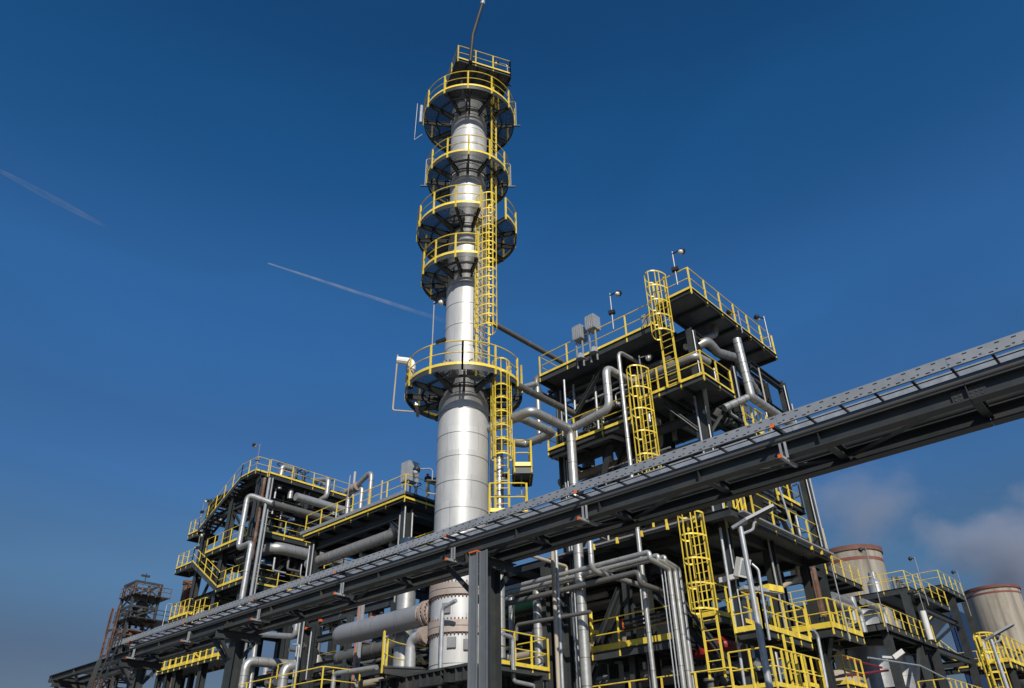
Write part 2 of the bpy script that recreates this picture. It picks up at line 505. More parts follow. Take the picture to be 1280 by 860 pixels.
# floodlight on a thin pole (proto, then copies)
def make_lamp(kind, H=1.9):
    t = thing('floodlight', 'x', 'floodlight', (0, 0, 0)); LABELS.pop()
    MB().cyl((0, 0, 0), (0, 0, H), .028, 8).build('pole', 'primer', t)
    MB().beam((0, -.02, H - .12), (.30, -.02, H - .05), .05, .04).build('arm', 'black', t, 0)
    MB().lathe((.40, 0, H - .14), [(.05, -.15), (.11, -.11), (.145, 0), (.13, .03)], 14, (-.45, -.45, -.5)).build('lamp_head', 'black', t)
    MB().sphere((.36, -.04, H - .185), .122, 12).build('glass', 'lampglass', t)
    if kind == 1: MB().box((-.14, -.09, H * .42), (.14, .09, H * .42 + .16)).build('junction_box', 'black', t, 0)
    t['_used'] = 1
    return t
LAMPS = {}
def lamp(loc, rz, label, H=1.9, kind=1):
    k = (round(H, 2), kind)
    if k not in LAMPS:
        LAMPS[k] = make_lamp(kind, H); o = LAMPS[k]
    else: o = copy_tree(LAMPS[k])
    if '_used' in o: del o['_used']
    o.location = V(loc); o.rotation_euler = (0, 0, rz); o['label'] = label; o['group'] = 'floodlights on the handrails and platforms'
    LABELS.append(label)
    return o
def arm_lamp(loc, rz, label, H=1.5, m='galv'):
    """gooseneck lamp clamped to a handrail"""
    t = thing('floodlight', label, 'floodlight', loc, 'gooseneck floodlights on the column platforms')
    MB().tube([(0, 0, -.3), (0, 0, H), (.1, 0, H + .08), (.55, 0, H + .02)], .024, 8, bend=.12).add([], []).build_at('gooseneck', m, t)
    MB().lathe((.62, 0, H), [(.04, -.1), (.13, -.06), (.15, .04), (.12, .1)], 12, (.3, 0, -1)).build_at('lamp_head', 'black', t)
    MB().sphere((.655, 0, H - .10), .11, 10).build_at('glass', 'lampglass', t)
    MB().box((-.22, -.04, -.34), (.22, .04, -.29)).build_at('bracket', 'steel', t)
    t.rotation_euler = (0, 0, rz)
    return t
def build_at(self, name, material, parent):
    o = ORG[parent.name]
    self.v = [(a + o.x, b + o.y, c + o.z) for a, b, c in self.v]
    return self.build(name, material, parent)
MB.build_at = build_at
def make_valve():
    t = thing('valve', 'x', 'valve', (0, 0, 0)); LABELS.pop()
    MB().lathe((0, 0, 0), [(.16, 0), (.16, .05), (.10, .08), (.13, .22), (.17, .30), (.17, .36), (.07, .40), (.06, .72), (.09, .74), (.09, .80), (.03, .84), (.02, 1.02)], 12).build('body', 'steel', t)
    h = MB(); h.tube([(.24 * math.cos(a), .24 * math.sin(a), .92) for a in [2 * math.pi * i / 14 for i in range(14)]], .022, 6, closed=True)
    for i in range(3):
        a = i * 2.094; h.cyl((0, 0, .92), (.24 * math.cos(a), .24 * math.sin(a), .92), .014, 5)
    h.build('handwheel', 'black', t)
    b = MB()
    b.cyl((-.3, 0, .16), (.3, 0, .16), .11, 12); b.cyl((-.32, 0, .16), (-.27, 0, .16), .19, 12); b.cyl((.27, 0, .16), (.32, 0, .16), .19, 12)
    b.build('flanged_body', 'grey_pipe', t)
    t['_used'] = 1
    return t
VALVE = None
def valve(loc, rz, label, s=1.0, group=None):
    global VALVE
    if VALVE is None: VALVE = make_valve(); o = VALVE
    else: o = copy_tree(VALVE)
    if '_used' in o: del o['_used']
    o.location = V(loc); o.rotation_euler = (0, 0, rz); o.scale = (s, s, s); o['label'] = label
    if group: o['group'] = group
    elif 'group' in o: del o['group']
    LABELS.append(label)
    return o
def motor_valve(loc, label, s=1.0, m='blue', rz=0):
    """actuated valve: body, yoke, round actuator"""
    t = thing('actuated_valve', label, 'valve', loc)
    MB().lathe((0, 0, 0), [(.2 * s, 0), (.2 * s, .05 * s), (.12 * s, .1 * s), (.14 * s, .28 * s), (.2 * s, .3 * s), (.2 * s, .36 * s)], 12).build_at('body', 'grey_pipe', t)
    MB().lathe((0, 0, .36 * s), [(.07 * s, 0), (.06 * s, .4 * s), (.1 * s, .42 * s)], 10).build_at('yoke', 'steel', t)
    MB().lathe((0, 0, .78 * s), [(.12 * s, 0), (.36 * s, .05 * s), (.38 * s, .12 * s), (.36 * s, .18 * s), (.16 * s, .30 * s), (.1 * s, .34 * s)], 16).build_at('actuator', m, t)
    t.rotation_euler = (0, 0, rz)
    return t
# ------------------------------------------------------------------ light, sky, ground
SUN_EL = 33.0
SUN_AZ = 230.0                       # degrees from +X towards +Y: where the sun stands
sd = V((math.cos(R(SUN_AZ)) * math.cos(R(SUN_EL)), math.sin(R(SUN_AZ)) * math.cos(R(SUN_EL)), math.sin(R(SUN_EL))))
w = bpy.data.worlds.new('World'); sc.world = w; w.use_nodes = True
nt = w.node_tree; bg = nt.nodes['Background']
sky = nt.nodes.new('ShaderNodeTexSky'); sky.sky_type = 'NISHITA'; sky.sun_disc = False
sky.sun_elevation = R(SUN_EL); sky.sun_rotation = math.atan2(sd.x, sd.y)
sky.air_density = 1.0; sky.dust_density = 0.4; sky.ozone_density = 2.2; sky.altitude = 100
hs = nt.nodes.new('ShaderNodeHueSaturation'); hs.inputs['Saturation'].default_value = 1.12; hs.inputs['Value'].default_value = 1.44
nt.links.new(sky.outputs[0], hs.inputs['Color'])
# air clarity by elevation: deep polarised blue overhead, greyer and dimmer haze near the horizon
tcw = nt.nodes.new('ShaderNodeTexCoord'); sx = nt.nodes.new('ShaderNodeSeparateXYZ'); nt.links.new(tcw.outputs['Generated'], sx.inputs[0])
rw = nt.nodes.new('ShaderNodeValToRGB'); rw.color_ramp.interpolation = 'EASE'
rw.color_ramp.elements[0].position = 0.0; rw.color_ramp.elements[0].color = (.20, .17, .17, 1)
rw.color_ramp.elements[1].position = 1.0; rw.color_ramp.elements[1].color = (.11, .42, .58, 1)
for p_, c_ in ((.148, (.245, .23, .26)), (.255, (.355, .435, .485)), (.368, (.335, .52, .67)), (.556, (.34, .68, .90)), (.72, (.195, .60, .825)), (.825, (.155, .5, .705))):
    e_ = rw.color_ramp.elements.new(p_); e_.color = (*c_, 1)
nt.links.new(sx.outputs['Z'], rw.inputs[0])
nzw = nt.nodes.new('ShaderNodeTexNoise'); nzw.inputs['Scale'].default_value = 1.6; nzw.inputs['Detail'].default_value = 4; nzw.inputs['Distortion'].default_value = 1.2
mpw = nt.nodes.new('ShaderNodeMapping'); mpw.inputs['Scale'].default_value = (1, 1, 3.2); nt.links.new(tcw.outputs['Generated'], mpw.inputs[0]); nt.links.new(mpw.outputs[0], nzw.inputs[0])
mxw = nt.nodes.new('ShaderNodeMix'); mxw.data_type = 'RGBA'; mxw.blend_type = 'MULTIPLY'; mxw.inputs['Factor'].default_value = 1.0
nt.links.new(hs.outputs[0], mxw.inputs['A']); nt.links.new(rw.outputs[0], mxw.inputs['B']); 
mrw = nt.nodes.new('ShaderNodeMapRange'); mrw.inputs['From Min'].default_value = .3; mrw.inputs['From Max'].default_value = .75; mrw.inputs['To Min'].default_value = .93; mrw.inputs['To Max'].default_value = 1.07
nt.links.new(nzw.outputs['Fac'], mrw.inputs[0])
vmw = nt.nodes.new('ShaderNodeVectorMath'); vmw.operation = 'SCALE'; nt.links.new(mxw.outputs['Result'], vmw.inputs[0]); nt.links.new(mrw.outputs[0], vmw.inputs['Scale'])
nt.links.new(vmw.outputs[0], bg.inputs['Color'])
bg.inputs['Strength'].default_value = 0.085
sl = bpy.data.lights.new('sun', 'SUN'); sl.energy = 4.2; sl.angle = R(0.5); sl.color = (1.0, 0.93, 0.82)
so = bpy.data.objects.new('sun', sl); col.objects.link(so)
so.rotation_euler = (-sd).to_track_quat('-Z', 'Y').to_euler(); so.location = sd * 100
sc.view_settings.view_transform = 'Standard'; sc.view_settings.look = 'None'
sc.view_settings.exposure = 0.0; sc.view_settings.gamma = 1.0
try:
    sc.cycles.max_bounces = 6; sc.cycles.transparent_max_bounces = 24; sc.cycles.use_denoising = True
    sc.cycles.volume_bounces = 3; sc.cycles.volume_step_rate = 1.0; sc.cycles.volume_max_steps = 256
except Exception: pass

g = MB(); N = 48
ringr = [0, 60, 300, 1200, 6000, 25000]
for r0, r1 in zip(ringr[:-1], ringr[1:]):
    vs = []; fs = []
    for k in range(N):
        a = 2 * math.pi * k / N
        vs += [(r0 * math.cos(a), r0 * math.sin(a), 0), (r1 * math.cos(a), r1 * math.sin(a), 0)]
    for k in range(N):
        k2 = (k + 1) % N
        fs.append((2 * k, 2 * k + 1, 2 * k2 + 1, 2 * k2) if r0 else (2 * k, 2 * k + 1, 2 * k2 + 1))
    g.add(vs, fs)
go = g.build('ground', 'ground', None, 0); go['kind'] = 'structure'
pad = MB().plate([(16, 2), (80, 2), (80, 66), (16, 66)], 0.004, 0.12).build('plant_pavement', 'pavement', None, 0); pad['kind'] = 'structure'

# ------------------------------------------------------------------ the column
CO = V((19.02, 20.27, 0))
VA = math.atan2(-CO.y, -CO.x)            # azimuth from the column back to the camera
RL, RU = 1.03, 0.88
t = thing('distillation_column', 'tall silver clad column with ringed platforms, the highest thing in the plant', 'column', CO)
SE = (5.98, 9.55, 10.45, 11.36, 12.42, 13.43, 14.41, 15.46, 17.5, 18.5, 19.6, 20.7, 21.8, 23.4, 24.4, 26.2, 29.6, 30.6, 31.6)
def cyl_part(name, m, prof, n=64): return MB().lathe(CO, prof, n, seams=SE).build(name, m, t)
cyl_part('shell', 'clad', [(RL, 8.62), (RL, 16.0), (RU, 16.62), (RU, 27), (.93, 30), (.95, 33.6), (.80, 34.3), (.4, 34.7), (.05, 34.8)])
cyl_part('shell_section', 'clad', [(RL, 7.32), (RL, 8.20)])
cyl_part('skirt', 'clad', [(RL - .01, 5.72), (RL, 6.99)])
for z in (8.41, 7.155):
    f = MB()
    for dz in (-.105, .105): f.lathe(CO, [(RL - .1, z + dz - .095), (RL + .085, z + dz - .095), (RL + .085, z + dz + .095), (RL - .1, z + dz + .095)], 56)
    fl = f.build('flange', 'flange', t)
    bo = MB()
    for i in range(52):
        a = 2 * math.pi * (i + .5) / 52; p = CO + V((math.cos(a) * (RL + .045), math.sin(a) * (RL + .045), z))
        bo.cyl(p + V((0, 0, -.27)), p + V((0, 0, .27)), .026, 6)
    bo.build('bolts', 'bolt', fl)
pl = MB().lathe(CO, [(RL - .25, .0), (RL - .25, 5.70)], 40).build('support_skirt', 'steel', t)
def cdir(deg): a = VA + R(deg); return V((math.cos(a), math.sin(a), 0))       # deg > 0 : towards the right as seen from the camera
for dg, z, rr, L, hr in ((20, 17.35, RU, .4, .22), (-34, 17.2, RU, .5, .30), (-20, 33.0, .94, .3, .24), (30, 25.6, RU, .3, .2), (-26, 25.45, RU, .35, .3)):
    d = cdir(dg); p = CO + V((0, 0, z)) + d * (rr - .1)
    b = MB(); b.cyl(p, p + d * (L + .1), hr, 18); b.cyl(p + d * (L - .05), p + d * (L + .04), hr * 1.4, 18)
    nz = b.build('manhole', 'flange' if dg > 0 else 'galv_dull', t)
    bb = MB()
    for i in range(12):
        s_, u_2 = perp(d); a = i * math.pi / 6
        q = p + s_ * (math.cos(a) * hr * 1.22) + u_2 * (math.sin(a) * hr * 1.22); bb.cyl(q + d * (L - .1), q + d * (L + .1), .025, 6)
    bb.build('bolts', 'bolt', nz)
for dg, z in ((-14, 6.62), (16, 6.55), (-26, 7.75)):
    d = cdir(dg); p = CO + V((0, 0, z)) + d * (RL - .05); s_, u_2 = perp(d)
    MB().beam(p - V((0, 0, .17)), p + V((0, 0, .17)), .30, .24, d).build('bracket_box', 'primer', t, 0)
# thin riser pipe fixed to the column, right side
for dg, r in ((88, .055), (97, .04)):
    d = cdir(dg); p = CO + d * (RL + .12)
    MB().cyl(p + V((0, 0, 9.3)), p + V((0, 0, 15.9)), r, 8).build('riser', 'galv', t)
d = cdir(-88)
MB().tube([CO + d * RL + V((0, 0, 12.2)), CO + d * (RL + .3) + V((0, 0, 12.25))], .03, 6).build('lamp_bracket', 'galv', t)
# support table below the skirt
sp = frame('column_support_table', 'dark stiffened steel table carrying the foot of the silver column', [(CO.x + a, CO.y + b, 0, 5.2) for a in (-1.2, 1.2) for b in (-1.2, 1.2)],
           [((CO.x - 1.9, CO.y + b, 5.42), (CO.x + 1.9, CO.y + b, 5.42), (.42, .26)) for b in (-1.35, 1.35)] + [((CO.x + a, CO.y - 2.4, 5.42), (CO.x + a, CO.y + 2.4, 5.42), (.42, .26)) for a in (-1.62, 1.62)], cs=.34)
MB().plate([(CO.x - 1.7, CO.y - 2.2), (CO.x + 1.7, CO.y - 2.2), (CO.x + 1.7, CO.y + 2.2), (CO.x - 1.7, CO.y + 2.2)], 5.63, 5.70).build('top_plate', 'steel', sp, 0)
for b in range(-6, 7):
    MB().box((CO.x - 1.74, CO.y + b * .34 - .012, 5.24), (CO.x - 1.62, CO.y + b * .34 + .012, 5.6)).build('stiffener', 'steel', sp, 0)
    MB().box((CO.x + b * .26 - .012, CO.y - 1.47, 5.24), (CO.x + b * .26 + .012, CO.y - 1.36, 5.6)).build('stiffener', 'steel', sp, 0)

# ring platforms: brackets, grating, rim, handrail
def ring_platform(label, z, Ro, Rc, a0, a1, nb, rail=None, off=0.0, flip=-1, group='ring platforms round the silver column', skirt_lo=1.0, step=30, stiff=True, toe=.12):
    """annular platform from a0 to a1 (degrees from the camera side, positive to the right); brackets every step"""
    t = thing('ring_platform', label, 'platform', CO + V((0, 0, z)), group)
    A0, A1 = VA + R(a0), VA + R(a1)
    n = max(8, int(abs(a1 - a0) / 5))
    full = abs(a1 - a0) >= 359
    MB().arcplate(CO, Rc + .06, Ro, z - .035, z, A0, A1, n).build('deck', 'grating', t, 0)
    MB().arcplate(CO, Ro + .003, Ro + .015, z - .20, z + .02, A0, A1, n).build('rim', 'steel', t)
    MB().arcplate(CO, Rc + .055, Rc + .07, z - .14, z - .04, A0, A1, n).build('inner_ring', 'steel', t)
    ds = []
    k = int(round(abs(a1 - a0) / step))
    for i in range(k if full else k + 1): ds.append(a0 + (a1 - a0) * i / k)
    mid = (Rc + Ro) / 2 + .1
    for i, dg in enumerate(ds):
        d = cdir(dg)
        b = MB()
        p = CO + d * Rc; q = CO + d * (Ro - .01)
        sdv = V((-d.y, d.x, 0)) * .045
        # tapered web bracket
        prof = [(p, z - .05), (q, z - .05), (q, z - .22), (CO + d * (Rc + .25), z - .34), (p, z - .40)]
        vs = [V((a.x, a.y, h)) + s2 for s2 in (-sdv * .3, sdv * .3) for a, h in prof]
        b.add(vs, [(0, 1, 2, 3, 4), (9, 8, 7, 6, 5)] + [(j, (j + 1) % 5, 5 + (j + 1) % 5, 5 + j) for j in range(5)])
        b.beam(V((q.x, q.y, z - .24)), V((p.x, p.y, z - .40)), .09, .025, (0, 0, 1))
        b.beam(V((q.x, q.y, z - .06)), V((p.x, p.y, z - .06)), .10, .03, (0, 0, 1))
        b.build('support_bracket', 'steel', t, 0)
        if i < len(ds) - 1 or full:
            d2 = cdir(dg + (a1 - a0) / k)
            MB().beam(CO + d * mid + V((0, 0, z - .10)), CO + d2 * mid + V((0, 0, z - .10)), .06, .10, (0, 0, 1)).build('deck_joist', 'steel', t, 0)
    for ra0, ra1 in (rail or [(a0, a1)]):
        nn = max(4, int(abs(ra1 - ra0) / 5)); 
        path = [CO + cdir(ra0 + (ra1 - ra0) * i / nn) * (Ro + .03) + V((0, 0, z)) for i in range(nn + 1)]
        fullr = abs(ra1 - ra0) >= 359
        if fullr: path = path[:-1]
        kk = max(1, round(abs(ra1 - ra0) / step))
        posts = [CO + cdir(ra0 + (ra1 - ra0) * i / kk) * (Ro + .03) + V((0, 0, z)) for i in range(kk + (0 if fullr else 1))]
        handrail(t, path, posts=posts, bend=0, toe=toe, drop=.22, closed=fullr, pw=.07, pr=.026)
    return t
ring_platform('highest of the ring platforms round the column, just under the small square top deck', 33.0, 2.38, .95, 0, 360, 12, rail=[(-2.4, 357.6)], off=0)
ring_platform('second ring platform from the column top, narrower, with lamps on both sides', 28.72, 2.02, .93, 0, 360, 12)
ring_platform('third ring platform from the column top, wide, where the long ladder arrives', 25.1, 2.35, RU, -312, 14, 12, rail=[(-312, 14)], step=27.2)
ring_platform('fourth ring platform from the column top, a half ring left of the ladder', 22.5, 2.02, RU, -182, 14, 8, step=28)
ring_platform('big round platform halfway up the column, where the shell gets wider', 16.6, 2.42, RU, 0, 360, 12, rail=[(-2, 62), (76, 358)], step=30)

# small square deck on top
zt = 35.0
e1 = V((math.cos(R(-26)), math.sin(R(-26)), 0)); e2 = V((-e1.y, e1.x, 0))
c0 = at(572.6, 72, Z=zt + .1); c1 = at(637.7, 92, Z=zt + .1)
L1 = (c1 - c0).length
c0 = V((c0.x, c0.y, 0)); 
q = [c0, c0 + e1 * L1, c0 + e1 * L1 + e2 * 2.3, c0 + e2 * 2.3]
tp = platform('top_deck', 'small rectangular deck with yellow handrails at the very top of the column', 'platform', [(p.x, p.y) for p in q], zt,
              [[(p.x, p.y) for p in (q[3], q[0], q[1])], [(p.x, p.y) for p in (q[1], q[1].lerp(q[2], .35))]], step=1.1, toe=.16, beams=False, drop=.2)
for k in range(1, 5): MB().ibeam(q[0].lerp(q[1], k / 5) + V((0, 0, zt - .14)), q[3].lerp(q[2], k / 5) + V((0, 0, zt - .14)), .16, .09, (0, 0, 1)).build('deck_joist', 'steel', tp, 0)
for pq in q:
    MB().beam((pq.x * .75 + CO.x * .25, pq.y * .75 + CO.y * .25, zt - .2), (pq.x * .45 + CO.x * .55, pq.y * .45 + CO.y * .55, 33.1), .12, .12).build('support_post', 'steel', tp, 0)
# vent pipe
vp = at(588, 68, Z=35.2); vt0 = at(591, 44, D=math.hypot(vp.x, vp.y)); vt1 = at(603, 5, D=math.hypot(vp.x, vp.y))
b = MB(); b.tube([V((vp.x, vp.y, 34.6)), vt0, vt1], .10, 12)
v = thing('vent_stack', 'dark bent vent pipe rising above the top deck of the column', 'vent pipe', (vp.x, vp.y, 34.6))
b.build('stack_pipe', 'steel', v); 
dd = (vt1 - vt0).normalized(); MB().cyl(vt1 - dd * .05, vt1 + dd * .22, .13, 12).build('rain_cap', 'galv', v)

# gooseneck lamps on the column
for nm, z, Ro, dg, rz, H in (('right of the small square top deck', 35.0, 2.2, 74, 185, 1.2), ('on the right rim of the highest ring platform', 33.0, 2.5, 86, 160, 1.5), ('on the right rim of the second ring platform', 28.7, 2.15, 88, 170, 1.2),
                             ('on the left rim of the second ring platform', 28.7, 2.15, -92, 10, 1.5)):
    p = CO + cdir(dg) * Ro + V((0, 0, z))
    if z == 35.0: p = q[1] + V((0, 0, zt)) + e2 * .4
    arm_lamp(p, VA + R(-90) + R(180 - rz) if 0 else math.atan2(*(-cdir(dg) if z != 35 else -e1).yx), 'gooseneck lamp ' + nm, H)
# level gauge at the left of the top ring
p = CO + cdir(-95) * 2.6 + V((0, 0, 32.2))
gz = thing('level_gauge', 'grey sleeve and thin pipe hung on the left edge of the highest ring platform', 'gauge', p)
MB().cyl(p + V((0, 0, .9)), p + V((0, 0, 2.2)), .09, 10).build('sleeve', 'galv', gz)
qv = cdir(-95) * .22
MB().tube([p + qv * 1.1 + V((0, 0, 2.4)), p + qv * 1.2 + V((0, 0, -.4)), p - qv * .6 + V((0, 0, .0))], .025, 6).build('gauge_pipe', 'primer', gz)
# left of the big platform: insulated valve group with its drop pipe
p = CO + cdir(-78) * 2.25 + V((0, 0, 16.6))
gz = thing('relief_valve', 'foil wrapped relief valve with brown drop pipe left on the big round platform', 'valve', p)
o_ = cdir(-95)
MB().lathe(p, [(.12, 0), (.12, .4), (.19, .45), (.19, .52), (.13, .56), (.13, .9)], 12).build('body', 'flange', gz)
MB().tube([p + V((0, 0, .85)), p + V((0, 0, 1.25)), p + o_ * .62 + V((0, 0, 1.35))], .16, 10, bend=.3).build('foil_wrap', 'white', gz)
MB().tube([p + o_ * .62 + V((0, 0, 1.6)), p + o_ * .66 + V((0, 0, -1.0)), p - o_ * .2 + V((0, 0, -1.1))], .035, 8, bend=.1).build('drop_pipe', 'beige', gz)
lamp(CO + cdir(-34) * 2.35 + V((0, 0, 16.6)), math.atan2(cdir(60).y, cdir(60).x), 'floodlight on a tall pole at the left front of the big round platform', 3.3, 0)
tr = MB(); p = CO + cdir(-28) * 2.45 + V((0, 0, 17.75)); q3 = CO + cdir(-18) * 2.5 + V((0, 0, 17.8)); tr.beam(p, q3, .1, .14)
solo(tr, 'terminal_box', 'black', 'black terminal box on the top rail of the big round platform', 'box')
b = MB(); p = CO + cdir(-88) * 1.9 + V((0, 0, 15.8)); 
solo(MB().beam(p - cdir(0) * .5, p + cdir(0) * .6, .12, .16), 'cable_duct', 'galv', 'short pale duct hanging under the left half of the big round platform', 'duct')

# ladders on the column
def ladder_at(name_label, dg, Rr, z0, z1, **k):
    d = cdir(dg); p = CO + d * Rr
    return ladder('caged_ladder', name_label, p + V((0, 0, z0)), p + V((0, 0, z1)), d, **k)
G = 'caged ladders on the column'
ladder_at('long caged yellow ladder from the big round platform up to the third ring platform', 31, 1.42, 16.6, 25.1, group=G, hoop_gap=.46, width=.62, cage_r=.45)
ladder_at('plain yellow ladder between the second and the highest ring platforms, at right', 58, 1.5, 28.72, 33.0, group=G, cage=False)
ladder_at('short yellow ladder from the third up to the second ring platform', 60, 1.45, 25.1, 28.72, group=G, cage=False)
ladder_at('short yellow ladder from the highest ring platform to the square top deck', 52, 1.75, 33.0, 35.0, group=G, cage=False)
lp = at(628, 640, D=26.6)
lb = V((lp.x, lp.y, 10.9)); 
ladder('caged_ladder', 'caged yellow ladder right of the column under the big round platform', lb, (lb.x, lb.y, 16.6), V((-lb.x, -lb.y, 0)), group=G, hoop_gap=.55, cage_from=2.2, width=.5, over=.6, cage_r=.40)
# landing at the foot of that ladder
p0 = at(612, 640, D=27.0); 
a_ = V((p0.x, p0.y, 0)); s_ = V((a_.y, -a_.x, 0)).normalized(); o_ = a_.normalized()
zz = 10.9
qq = [a_ - o_ * .9, a_ + s_ * 1.35 - o_ * .9, a_ + s_ * 1.35 + o_ * .4, a_ + o_ * .4]
platform('ladder_landing', 'small landing with yellow rail at the foot of the caged ladder beside the column', 'platform', [(k.x, k.y) for k in qq], zz, [[(k.x, k.y) for k in (qq[0], qq[1], qq[2])]], step=.9, beams=False)
p0 = at(646, 588, D=27.4); a_ = V((p0.x, p0.y, 0)); zz = p0.z
qq = [a_ - s_ * .1 - o_ * .4, a_ + s_ * .55 - o_ * .4, a_ + s_ * .55 + o_ * .9, a_ - s_ * .1 + o_ * .9]
platform('ladder_landing', 'tiny landing with a yellow gate halfway up the caged ladder beside the column', 'platform', [(k.x, k.y) for k in qq], zz, [[(k.x, k.y) for k in (qq[3], qq[0], qq[1], qq[2])]], step=.5, beams=False, thick=.3, toe=.16)
lampp = at(652, 610, D=27.6)
arm_lamp(V((lampp.x, lampp.y, lampp.z)), math.atan2(-s_.y, -s_.x), 'gooseneck lamp below the tiny ladder landing, right of the column', .5)

# nozzles and pipes at the foot of the column
d = (0, 1, 0)
n0 = V((CO.x - .2, CO.y + .6, 7.98))
t2 = thing('capped_header', 'thick grey pipe with a rounded end running left from the column foot', 'pipe', n0)
MB().lathe((n0.x, n0.y + 1.15, n0.z), [(.40, 0), (.40, 4.9), (.36, 5.15), (.25, 5.33), (.1, 5.4)], 32, (0, 1, 0), seams=(1.2, 2.6, 3.8)).build('shell', 'primer', t2)
MB().lathe((n0.x, n0.y, n0.z), [(.30, 0), (.30, .9), (.40, 1.14)], 32, (0, 1, 0)).build('nozzle', 'flange', t2)
for y in (.62, .85): MB().cyl((n0.x, n0.y + y, n0.z), (n0.x, n0.y + y + .12, n0.z), .47, 28).build('flange', 'flange', t2)
bb = MB()
for i in range(20):
    a = i * math.pi / 10; bb.cyl((n0.x + .42 * math.cos(a), n0.y + .55, n0.z + .42 * math.sin(a)), (n0.x + .42 * math.cos(a), n0.y + 1.05, n0.z + .42 * math.sin(a)), .022, 6)
bb.build('bolts', 'bolt', t2)
n1 = V((CO.x - .35, CO.y + .8, 7.0))
pe = at(514, 800, X=n1.x)
pipe('grey elbow pipe dropping to the ground from the flanged nozzle of the column', [(n1.x, n1.y + .5, pe.z + .05), (n1.x, pe.y, pe.z + .05), (n1.x, pe.y, 0.1)], .2, 'galv', .38, bands=1.4, n=20,
     flanges=[((n1.x, n1.y + .55, pe.z + .05), (0, 1, 0)), ((n1.x, n1.y + .72, pe.z + .05), (0, 1, 0))])
vt = at(553, 760, X=CO.x - 1.45); v2 = at(570, 753, X=CO.x - 1.45)
pipe('thin vent pipe with a bent open end standing before the column foot', [(vt.x, vt.y, .1), (vt.x, vt.y, vt.z), (v2.x, v2.y, v2.z + .06)], .07, 'galv', .2)
# yellow ring walkway left of the column foot
t4 = ring_platform('half round walkway with yellow rails left of the column foot', 5.95, 2.6, 1.2, -172, -72, 6, rail=[(-165, -75)], step=30, group='ring platforms round the silver column')

d = cdir(-80); p = CO + d * (RL + .05) + V((0, 0, 13.0))
arm_lamp(p + d * .1, math.atan2(d.y, d.x), 'globe lamp bracketed to the left side of the column under the big platform', .1)
# ------------------------------------------------------------------ pipe bridge (runs along Y)
XN, XF, ZB, ZT = 13.0, 14.15, 7.21, 7.50
Y0, Y1 = -7.0, 41.4
t = thing('pipe_bridge', 'long dark steel pipe bridge crossing the whole picture, on tall posts', 'pipe bridge', (13.5, 14.3, 0))
ends = [Y0, 1.9, 14.35, 25.3, 32.9, Y1]
for a, b in zip(ends[:-1], ends[1:]):
    for x in (XN, XF):
        MB().ibeam((x, a + .006, (ZB + ZT) / 2), (x, b - .006, (ZB + ZT) / 2), ZT - ZB, .24, (0, 0, 1), .014, .026).build('girder', 'steel', t, 0)
ys = [Y0 + .4]; 
y = Y0
k = 0
cy = []
for a, b in zip(ends[:-1], ends[1:]):
    n = max(2, round((b - a) / 2.45))
    for i in range(n): cy.append(a + (b - a) * i / n)
cy.append(Y1)
for i, y in enumerate(cy):
    MB().ibeam((XN + .01, y, ZB + .20), (XF - .01, y, ZB + .20), .20, .14, (0, 0, 1)).build('cross_beam', 'steel', t, 0)
    for x in (XN - .062, XN + .062): MB().box((x - .045, y - .008, ZB + .028), (x + .045, y + .008, ZT - .028)).build('stiffener', 'steel', t, 0)
    if i < len(cy) - 1:
        y2 = cy[i + 1]
        p, q = ((XN + .08, y + .12, ZB + .13), (XF - .08, y2 - .12, ZB + .13))
        if i % 2: p, q = (XF - .08, y + .12, ZB + .13), (XN + .08, y2 - .12, ZB + .13)
        MB().beam(p, q, .13, .014, (0, 0, 1)).build('wind_brace', 'steel', t, 0)
for y in ends[1:-1]:
    sp_ = MB().box((XN - .035, y - .26, ZB + .045), (XN - .010, y + .26, ZT - .045)).build('splice_plate', 'steel', t, 0)
    bo = MB()
    for i in range(6):
        for k in range(3): bo.cyl((XN - .034, y - .2 + i * .08, ZB + .08 + k * .065), (XN - .048, y - .2 + i * .08, ZB + .08 + k * .065), .012, 6)
    bo.build('bolts', 'bolt', sp_)
    for x in (XN, XF):
        for s_ in (-1, 1): MB().box((x - .115, y + s_ * .012 - .008, ZB + .03), (x + .115, y + s_ * .012 + .008, ZT - .03)).build('end_plate', 'steel', t, 0) if 0 else None
XP = (XN + XF) / 2
for y in (at(613, 770, X=XP).y, 25.6, 33.2, 40.3, -5.5):
    MB().ibeam((XP, y, 0), (XP, y, ZB - .30), .38, .36, (1, 0, 0), .018, .028).build('post', 'steel', t, 0)
    MB().ibeam((XN - .28, y, ZB - .15), (XF + .28, y, ZB - .15), .28, .24, (0, 0, 1)).build('cap_beam', 'steel', t, 0)
    for s_ in (-1, 1):
        MB().beam((XP + s_ * .2, y, ZB - .85), (XP + s_ * .62, y, ZB - .31), .11, .11).build('knee_brace', 'steel', t, 0)
    MB().beam((XP, y + .2, ZB - 1.15), (XP - .3, y + 1.25, ZB - .03), .11, .11).build('knee_brace', 'steel', t, 0)
# pipes on the bridge
pipe('long grey pipe lying on the near girder of the pipe bridge', [(XN - .05, Y0, ZT + .085), (XN - .05, 32.5, ZT + .085)], .082, 'grey_pipe', 0)
pipe('long bare pipe slung between the two girders of the pipe bridge', [(XN + .45, Y0, ZB + .36), (XN + .45, 36, ZB + .36)], .055, 'galv', 0)
pipe('dark pipe resting on the far girder of the pipe bridge', [(XF, Y0, ZT + .10), (XF, 37, ZT + .10)], .09, 'steel', 0)
